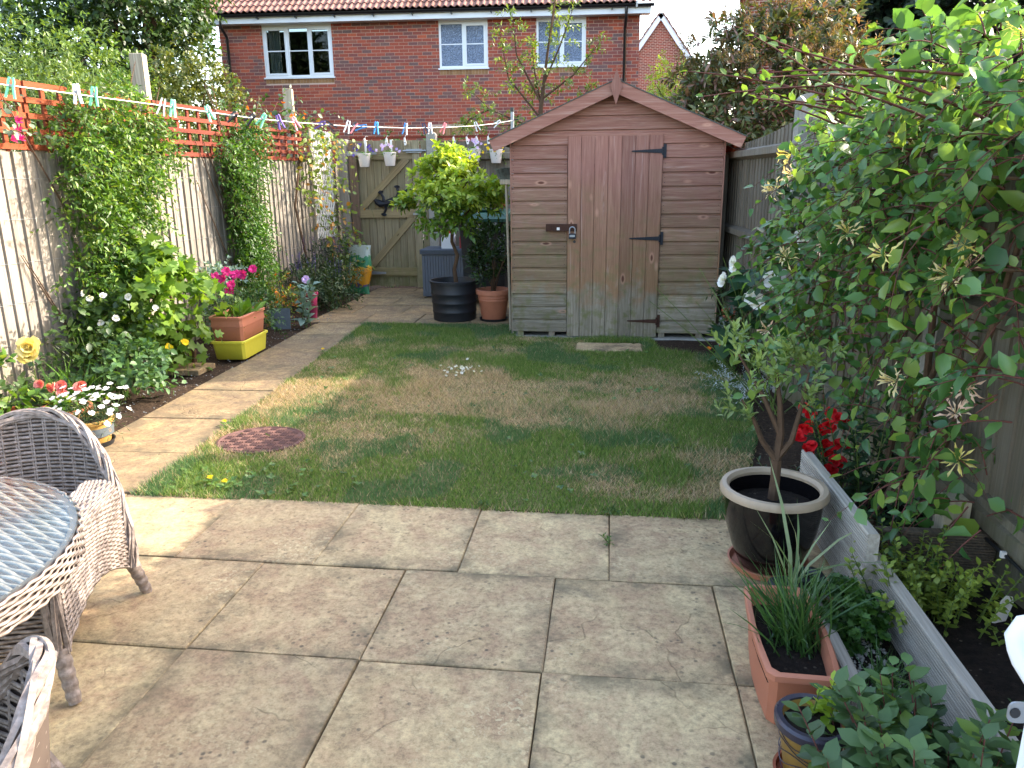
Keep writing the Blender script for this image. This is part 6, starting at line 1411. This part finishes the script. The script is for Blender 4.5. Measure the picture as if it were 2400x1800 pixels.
# ================================================================ honeysuckle
def honeysuckle():
    t = thing('honeysuckle', 'large honeysuckle with cream and yellow flowers covering the shaded fence', 'climber', (1.33, 3.45, 0))
    B = [(1.17, 3.25, 1.52, .22, .55, .36, 125), (1.16, 3.85, 1.5, .22, .4, .3, 80), (1.10, 4.1, 1.05, .20, .4, .34, 70), (1.2, 3.25, 1.02, .16, .5, .3, 55), (1.2, 2.95, .62, .14, .45, .26, 26), (1.26, 2.62, 1.45, .16, .3, .34, 55), (1.2, 3.0, 1.84, .2, .4, .16, 60), (1.27, 2.55, 1.72, .14, .25, .2, 40), (1.28, 2.5, 1.0, .13, .3, .25, 22), (1.1, 3.9, .62, .2, .4, .22, 22), (1.28, 2.75, .42, .12, .3, .12, 12)]
    P = []; D = []
    for x, y, z, rx, ry, rz_, n in B:
        p, d = ell(n, (x, y, z), (rx, ry, rz_), .2); P.append(p); D.append(nrm(d*.6+rnd3(n, .5)+A(-.55, -.1, .25)))
    P = np.concatenate(P); D = np.concatenate(D); P[:, 0] = np.minimum(P[:, 0], 1.36-(P[:, 1]-4)*.05)
    L = rng.uniform(.18, .36, len(P))
    arr = shoots(P, D, L, 8, .078, 68, .45, True, .55, .22, .1, .35)
    U0 = np.stack([rng.uniform(1.15, 1.3, 15), rng.uniform(2.7, 3.9, 15), rng.uniform(1.55, 1.85, 15)], 1)
    UD = A(-.95, -.02, .42)+rnd3(15, .16); UL = rng.uniform(.5, .95, 15)
    arr2 = shoots(U0, UD, UL, 14, .068, 55, .12, True, .5, .2, .15, .45)
    arr = (arr[0], arr[1], arr[2], arr[3]*rng.choice([.62, .85, 1.05, 1.3], len(arr[3]))); h_ = rng.random(len(arr[0])) < .5
    foliage('leaves', t, L_hon, tm_oval(.37, .07, .10), tuple(a[h_] for a in arr), 120); foliage('curled_leaves', t, L_hon, tm_oval(.28, .16, .32), tuple(a[~h_] for a in arr), 110)
    foliage('young_leaves', t, L_honl, tm_oval(.33, .09, .1), arr2, 70)
    V, F = stems(P, D, L, .45, .0032, 5, 4); fast('twigs', V, F, m_redstem, t, 'stuff')
    V, F = stems(U0, UD, UL, .12, .0065, 8, 5); fast('long_shoots', V, F, m_redstem, t, 'stuff')
    for tp, r in (([(1.33, 3.4, .05), (1.30, 3.35, .3), (1.33, 3.3, .7), (1.28, 3.2, 1.1), (1.2, 3.3, 1.5)], .018), ([(1.28, 3.45, .05), (1.25, 3.4, .25), (1.30, 3.45, .6), (1.25, 3.7, 1.0), (1.15, 4.1, 1.4)], .016),
        ([(1.08, 3.05, .1), (1.2, 3.1, .36), (1.28, 3.2, .6), (1.3, 3.1, .9)], .016), ([(1.36, 3.3, .05), (1.36, 3.1, .5), (1.32, 2.8, 1.0), (1.28, 2.6, 1.4)], .014), ([(1.25, 3.2, 1.1), (1.22, 2.9, 1.18), (1.3, 2.5, 1.3)], .009), ([(1.3, 2.4, 1.25), (1.18, 2.9, 1.2), (1.05, 3.4, 1.12), (.95, 3.9, 1.1)], .006), ([(1.3, 2.4, 1.5), (1.15, 2.9, 1.52), (1.0, 3.3, 1.55), (.85, 3.6, 1.56)], .006)):
        MB().tube(tp, [r*(1-.1*i) for i in range(len(tp))], 7).build('woody_stem', m_vine, t, True)
    C_ = np.array([(.93, 3.2, 1.30), (1.2, 2.75, 1.22), (1.16, 2.72, 1.30), (1.13, 2.74, 1.20), (.86, 3.9, 1.52), (.84, 3.9, 1.62), (1.0, 3.3, 1.72), (1.14, 3.0, 1.8), (1.22, 2.65, 1.92), (1.1, 3.2, 1.66), (.98, 3.7, 1.22), (1.0, 2.95, 1.24), (1.05, 2.85, .80), (1.2, 2.7, .72), (1.24, 2.72, .55), (.88, 4.0, 1.12), (.86, 4.2, .72), (.9, 4.15, .64), (.8, 4.0, 1.45), (1.22, 2.68, .83)])
    n = len(C_); Ax = rnd3(n, .35)+A(-.6, -.7, .2); k = np.arange(n) % 3
    tmh = (np.array([(0, 0, 0), (-.028, .55, 0), (.028, .55, 0), (-.065, .8, .05), (.065, .8, .05), (0, 1., -.2)]), np.array([(0, 2, 1), (1, 2, 4), (1, 4, 3), (3, 4, 5)]))
    for m_, q, nm in ((m_cream, 0, 'cream_flowers'), (m_blush, 1, 'blush_flowers'), (m_lemonp, 2, 'yellow_flowers')):
        s_ = k == q; foliage(nm, t, m_, tmh, cat(petals(C_[s_], Ax[s_], np.full(s_.sum(), .072), 10, .75, .3), petals(C_[s_]+Ax[s_]*.012, Ax[s_], np.full(s_.sum(), .058), 10, 1.05, .3)), 0)
honeysuckle()
# ================================================================ open white door at the picture edge
dr = thing('white_door', 'edge of an open white door with curved white handle', 'door', (.575, .5, 0))
MB().cbox(.553, .60, .12, .93, .02, 2.1, .004).build('door_leaf', m_upvc, dr)
hp = [(.553, .955-.06, .997), (.54, .895, .999), (.527, .90, .998), (.517, .905, .992), (.509, .905, .974), (.512, .9, .96), (.516, .895, .947), (.529, .886, .926), (.54, .875, .905), (.545, .84, .87)]
MB().tube(hp, [.010, .011, .012, .0125, .0125, .0125, .012, .012, .011, .010], 12).build('handle', m_upvc, dr, True)
ky = thing('door_key', 'silver key left in the lock of the white door', 'key', (.53, .88, .9))
kp = []
for a in np.linspace(0, 6.283, 25)[:-1]: kp.append((.508+.013*math.copysign(abs(math.cos(a))**.6, math.cos(a)), .893+.0145*math.copysign(abs(math.sin(a))**.6, math.sin(a))))
Mk = Matrix.Translation((0, 0, 0))
MB().prism(kp, .868, .8705, 1).build('bow', m_galv, ky)
MB().prism([(.503+.006*math.cos(a), .893+.007*math.sin(a)) for a in np.linspace(0, 6.283, 13)[:-1]], .8665, .8679, 1).build('bow_hole', m_gut, ky)
MB().box(.52, .556, .8685, .8705, .889, .897).build('blade', m_galv, ky)
# ================================================================ trees and shrubs beyond the fences
def bigtree(name, label, base, crown, n, mat, tm, size, ns, k=9, ln=.4, trunk=None, cl=.5, shell=.5, catg='tree', up=.3, sag=.4, group='trees beyond the garden fences'):
    t = thing(name, label, catg, base, group); x, y, z = base
    tops = []
    for (cx, cy, cz, rx, ry, rz_, w) in crown:
        m = int(n*w); P, D = clumps(m, (cx, cy, cz), (rx, ry, rz_), max(10, int(m/ns)), cl, shell, up)
        tops.append(shoots(P, D, ln, k, size, 62, sag, False, .6, .3))
    foliage('crown', t, mat, tm, cat(*tops), 0)
    th = trunk or (.09, 2.0); cz = crown[0][2]
    MB().tube([(x, y, z-.09), (x+.05, y, th[1]*.5), (x, y+.03, th[1]), (crown[0][0], crown[0][1], cz)], [th[0], th[0]*.9, th[0]*.75, th[0]*.35], 8).build('trunk', m_bark, t, True)
    for i in range(9):
        d = nrm(rnd3(1)+A(0, 0, .35))[0]*np.array(crown[i % len(crown)][3:6])*.85; c0 = crown[i % len(crown)][:3]
        MB().tube([(x+(c0[0]-x)*.6, y+(c0[1]-y)*.6, th[1]*.9), (c0[0]+d[0]*.4, c0[1]+d[1]*.4, c0[2]+d[2]*.35), (c0[0]+d[0], c0[1]+d[1], c0[2]+d[2])], [th[0]*.4, th[0]*.25, th[0]*.08], 6).build('limb', m_bark, t, True)
    return t
L_phot = leafm('photinia_leaf', c(60, 74, 42), c(108, 114, 66), .3, .35, .5, extra=c(134, 100, 84), exf=.22)
L_photn = leafm('photinia_new_leaf', c(98, 82, 54), c(136, 114, 82), .35, .5)
bigtree('far_evergreen', 'dark mass of a second evergreen at the far side behind the honeysuckle', (9.6, 19.5, 0), [(9.6, 19.5, 4.8, 3.2, 2.0, 4.0, 1)], 1500, leafm('far_evergreen_leaf', c(22, 38, 24), c(42, 62, 36), .15, .5), tm_oval(.36), .24, 8, 9, .35, (.2, 2.4), .5, .5)
ph = bigtree('photinia', 'large bronze and green photinia shrub behind the shed', (2.1, 11.6, 0), [(2.15, 11.6, 2.5, 1.05, .8, 1.25, 1), (1.35, 11.5, 2.3, .6, .6, .8, .35), (2.8, 11.5, 2.6, .6, .6, 1.1, .4)], 1050, L_phot, tm_oval(.17, .05, .15), .15, 5, 10, .16, (.06, 1.2), .22, .55, 'shrub', .2, .5)
P0, D0 = clumps(430, (2.15, 11.4, 2.85), (1.25, .8, 1.1), 40, .22, .75, .6); P0[:, 2] = np.maximum(P0[:, 2], 2.75+.3*rng.random(430)); foliage('new_growth', ph, L_photn, tm_dia(.14), shoots(P0, D0+A(0, 0, .5), .2, 14, .075, 55, .1, False), 0)
bigtree('dark_evergreen', 'tall dark evergreen tree behind the honeysuckle', (6.4, 15.2, 0), [(6.4, 15.2, 4.2, 2.5, 1.8, 2.6, 1), (4.6, 15.0, 3.6, 1.0, 1.2, 2.2, .35)], 3600, leafm('evergreen_leaf', c(20, 36, 22), c(40, 60, 34), .15, .5), tm_oval(.34), .17, 8, 9, .3, (.16, 2.2), .4, .5)
bigtree('young_tree', 'fresh light green tree glimpsed above the honeysuckle', (3.95, 10.2, 0), [(3.95, 10.2, 2.5, .55, .5, .6, 1)], 170, leafm('fresh_leaf', c(40, 78, 28), c(70, 108, 42), .3, .55, .2), tm_oval(.28), .08, 6, 9, .18, (.04, 1.6), .2)
bigtree('peach_tree', 'slender pale green tree between the shed roof and the bronze shrub', (.98, 14.2, 0), [(.95, 14.2, 2.7, .5, .4, .8, 1)], 190, leafm('peach_leaf', c(118, 138, 50), c(168, 180, 84), .45, .45), tm_oval(.15, .05, .2), .13, 5, 10, .28, (.04, 1.6), .2, .2)
pt = thing('pear_tree', 'sparse upright pear tree in front of the brick house', 'tree', (-1.08, 12.5, 0), 'trees beyond the garden fences')
MB().tube([(-1.08, 12.5, -.09), (-1.06, 12.5, 1.5), (-1.1, 12.5, 2.5), (-1.0, 12.5, 3.3), (-.85, 12.5, 4.3)], [.05, .045, .035, .02, .006], 8).build('trunk', m_bark, pt, True)
bs = [((-1.08, 2.2), (-1.9, 2.55), (-2.25, 2.9)), ((-1.1, 2.4), (-1.6, 3.0), (-1.75, 3.75)), ((-1.08, 2.6), (-1.45, 3.3), (-1.5, 3.9)), ((-1.05, 2.7), (-.6, 3.0), (-.2, 3.45)), ((-1.05, 2.9), (-.8, 3.4), (-.6, 3.9)), ((-1.0, 3.3), (-.9, 3.9), (-.84, 4.5)), ((-1.08, 2.1), (-1.5, 2.3), (-2.2, 2.3)), ((-1.9, 2.55), (-2.2, 2.4), (-2.35, 2.2)), ((-1.08, 2.5), (-1.2, 3.1), (-1.25, 3.5)), ((-1.05, 2.2), (-.6, 2.5), (-.3, 2.9))]
PP = []; DD = []
for b in bs:
    y0 = 12.5+random.uniform(-.3, .3); q = [(b[0][0], 12.5, b[0][1]), (b[1][0], (12.5+y0)/2, b[1][1]), (b[2][0], y0, b[2][1])]; MB().tube(q, [.018, .012, .004], 5).build('branch', m_bark, pt, True)
    for u in np.linspace(.1, 1, 27):
        f = (u*2) % 1 if u < 1 else 1.; i = 0 if u < .5 else 1; p = np.array(q[i])*(1-f)+np.array(q[i+1])*f; PP.append(p); DD.append(np.array(q[i+1])-np.array(q[i]))
PP = np.array(PP)+rnd3(len(PP), .05); DD = nrm(np.array(DD))*.5+rnd3(len(PP), .6)+A(0, 0, .2)
foliage('crown', pt, leafm('pear_leaf', c(66, 92, 36), c(128, 146, 74), .4, .42), tm_oval(.22, .06, .2), shoots(PP, DD, .17, 9, .085, 60, .3, False), 0)
bush('yard_shrub', 'leafy shrub tops showing just above the gate', -3.3, 11.5, .35, 2.3, 70, L_fern, tm_oval(.2), .1, 8, .25, z0=-.09, catg='shrub')
bush('yard_shrub', 'leafy shrub showing over the fence between gate and lemon tree', -2.5, 11.6, .4, 2.35, 70, L_fern, tm_oval(.2), .1, 8, .25, z0=-.09, catg='shrub')
# neighbour's side, beyond the sunlit fence
bigtree('feathery_shrub', 'tall light green shrub rising behind the orange trellis', (-5.1, 7.0, 0), [(-5.0, 6.7, 1.95, .7, 1.0, .8, 1), (-5.2, 7.6, 1.8, .7, .8, .7, .6), (-5.3, 6.0, 2.0, .6, .8, .9, .6)], 800, leafm('feathery_leaf', c(60, 86, 38), c(108, 130, 62), .34, .45), tm_oval(.15, .05, .2), .075, 5, 12, .3, (.05, 1.0), .22, .35, 'shrub', .7)
bigtree('olive_shrub', 'yellowish ivy clad shrub at the corner of the brick house', (-6.6, 13.2, 0), [(-7.1, 13.2, 2.2, .8, .8, 1.5, 1), (-6.5, 12.6, 1.5, .6, .7, .9, .45)], 1500, leafm('ivy_leaf', c(64, 78, 32), c(116, 122, 58), .3, .4), tm_oval(.3), .09, 6, 8, .2, (.07, 1.2), .28, .5, 'shrub')
bigtree('dark_tree', 'spreading dark green tree against the sky beyond the fence', (-9.0, 15.5, 0), [(-9.9, 15.5, 4.6, 1.9, 1.8, 1.7, 1), (-9.0, 15.2, 4.9, 1.0, 1.3, 1.1, .4), (-11.5, 15.5, 4.0, 1.8, 1.5, 1.8, .5)], 1250, leafm('dark_tree_leaf', c(34, 58, 26), c(70, 96, 46), .3, .45), tm_oval(.32), .15, 7, 8, .35, (.2, 2.6), .4, .5)
bigtree('light_tree', 'mid green tree at the picture edge above the trellis', (-10.6, 13.5, 0), [(-10.3, 13.3, 2.9, 1.6, 1.2, 1.7, 1), (-8.9, 13.6, 2.4, 1.2, 1.0, 1.3, .5)], 1150, leafm('light_tree_leaf', c(62, 92, 38), c(112, 140, 62), .35, .45), tm_oval(.28), .11, 7, 8, .28, (.12, 1.6), .35, .45)
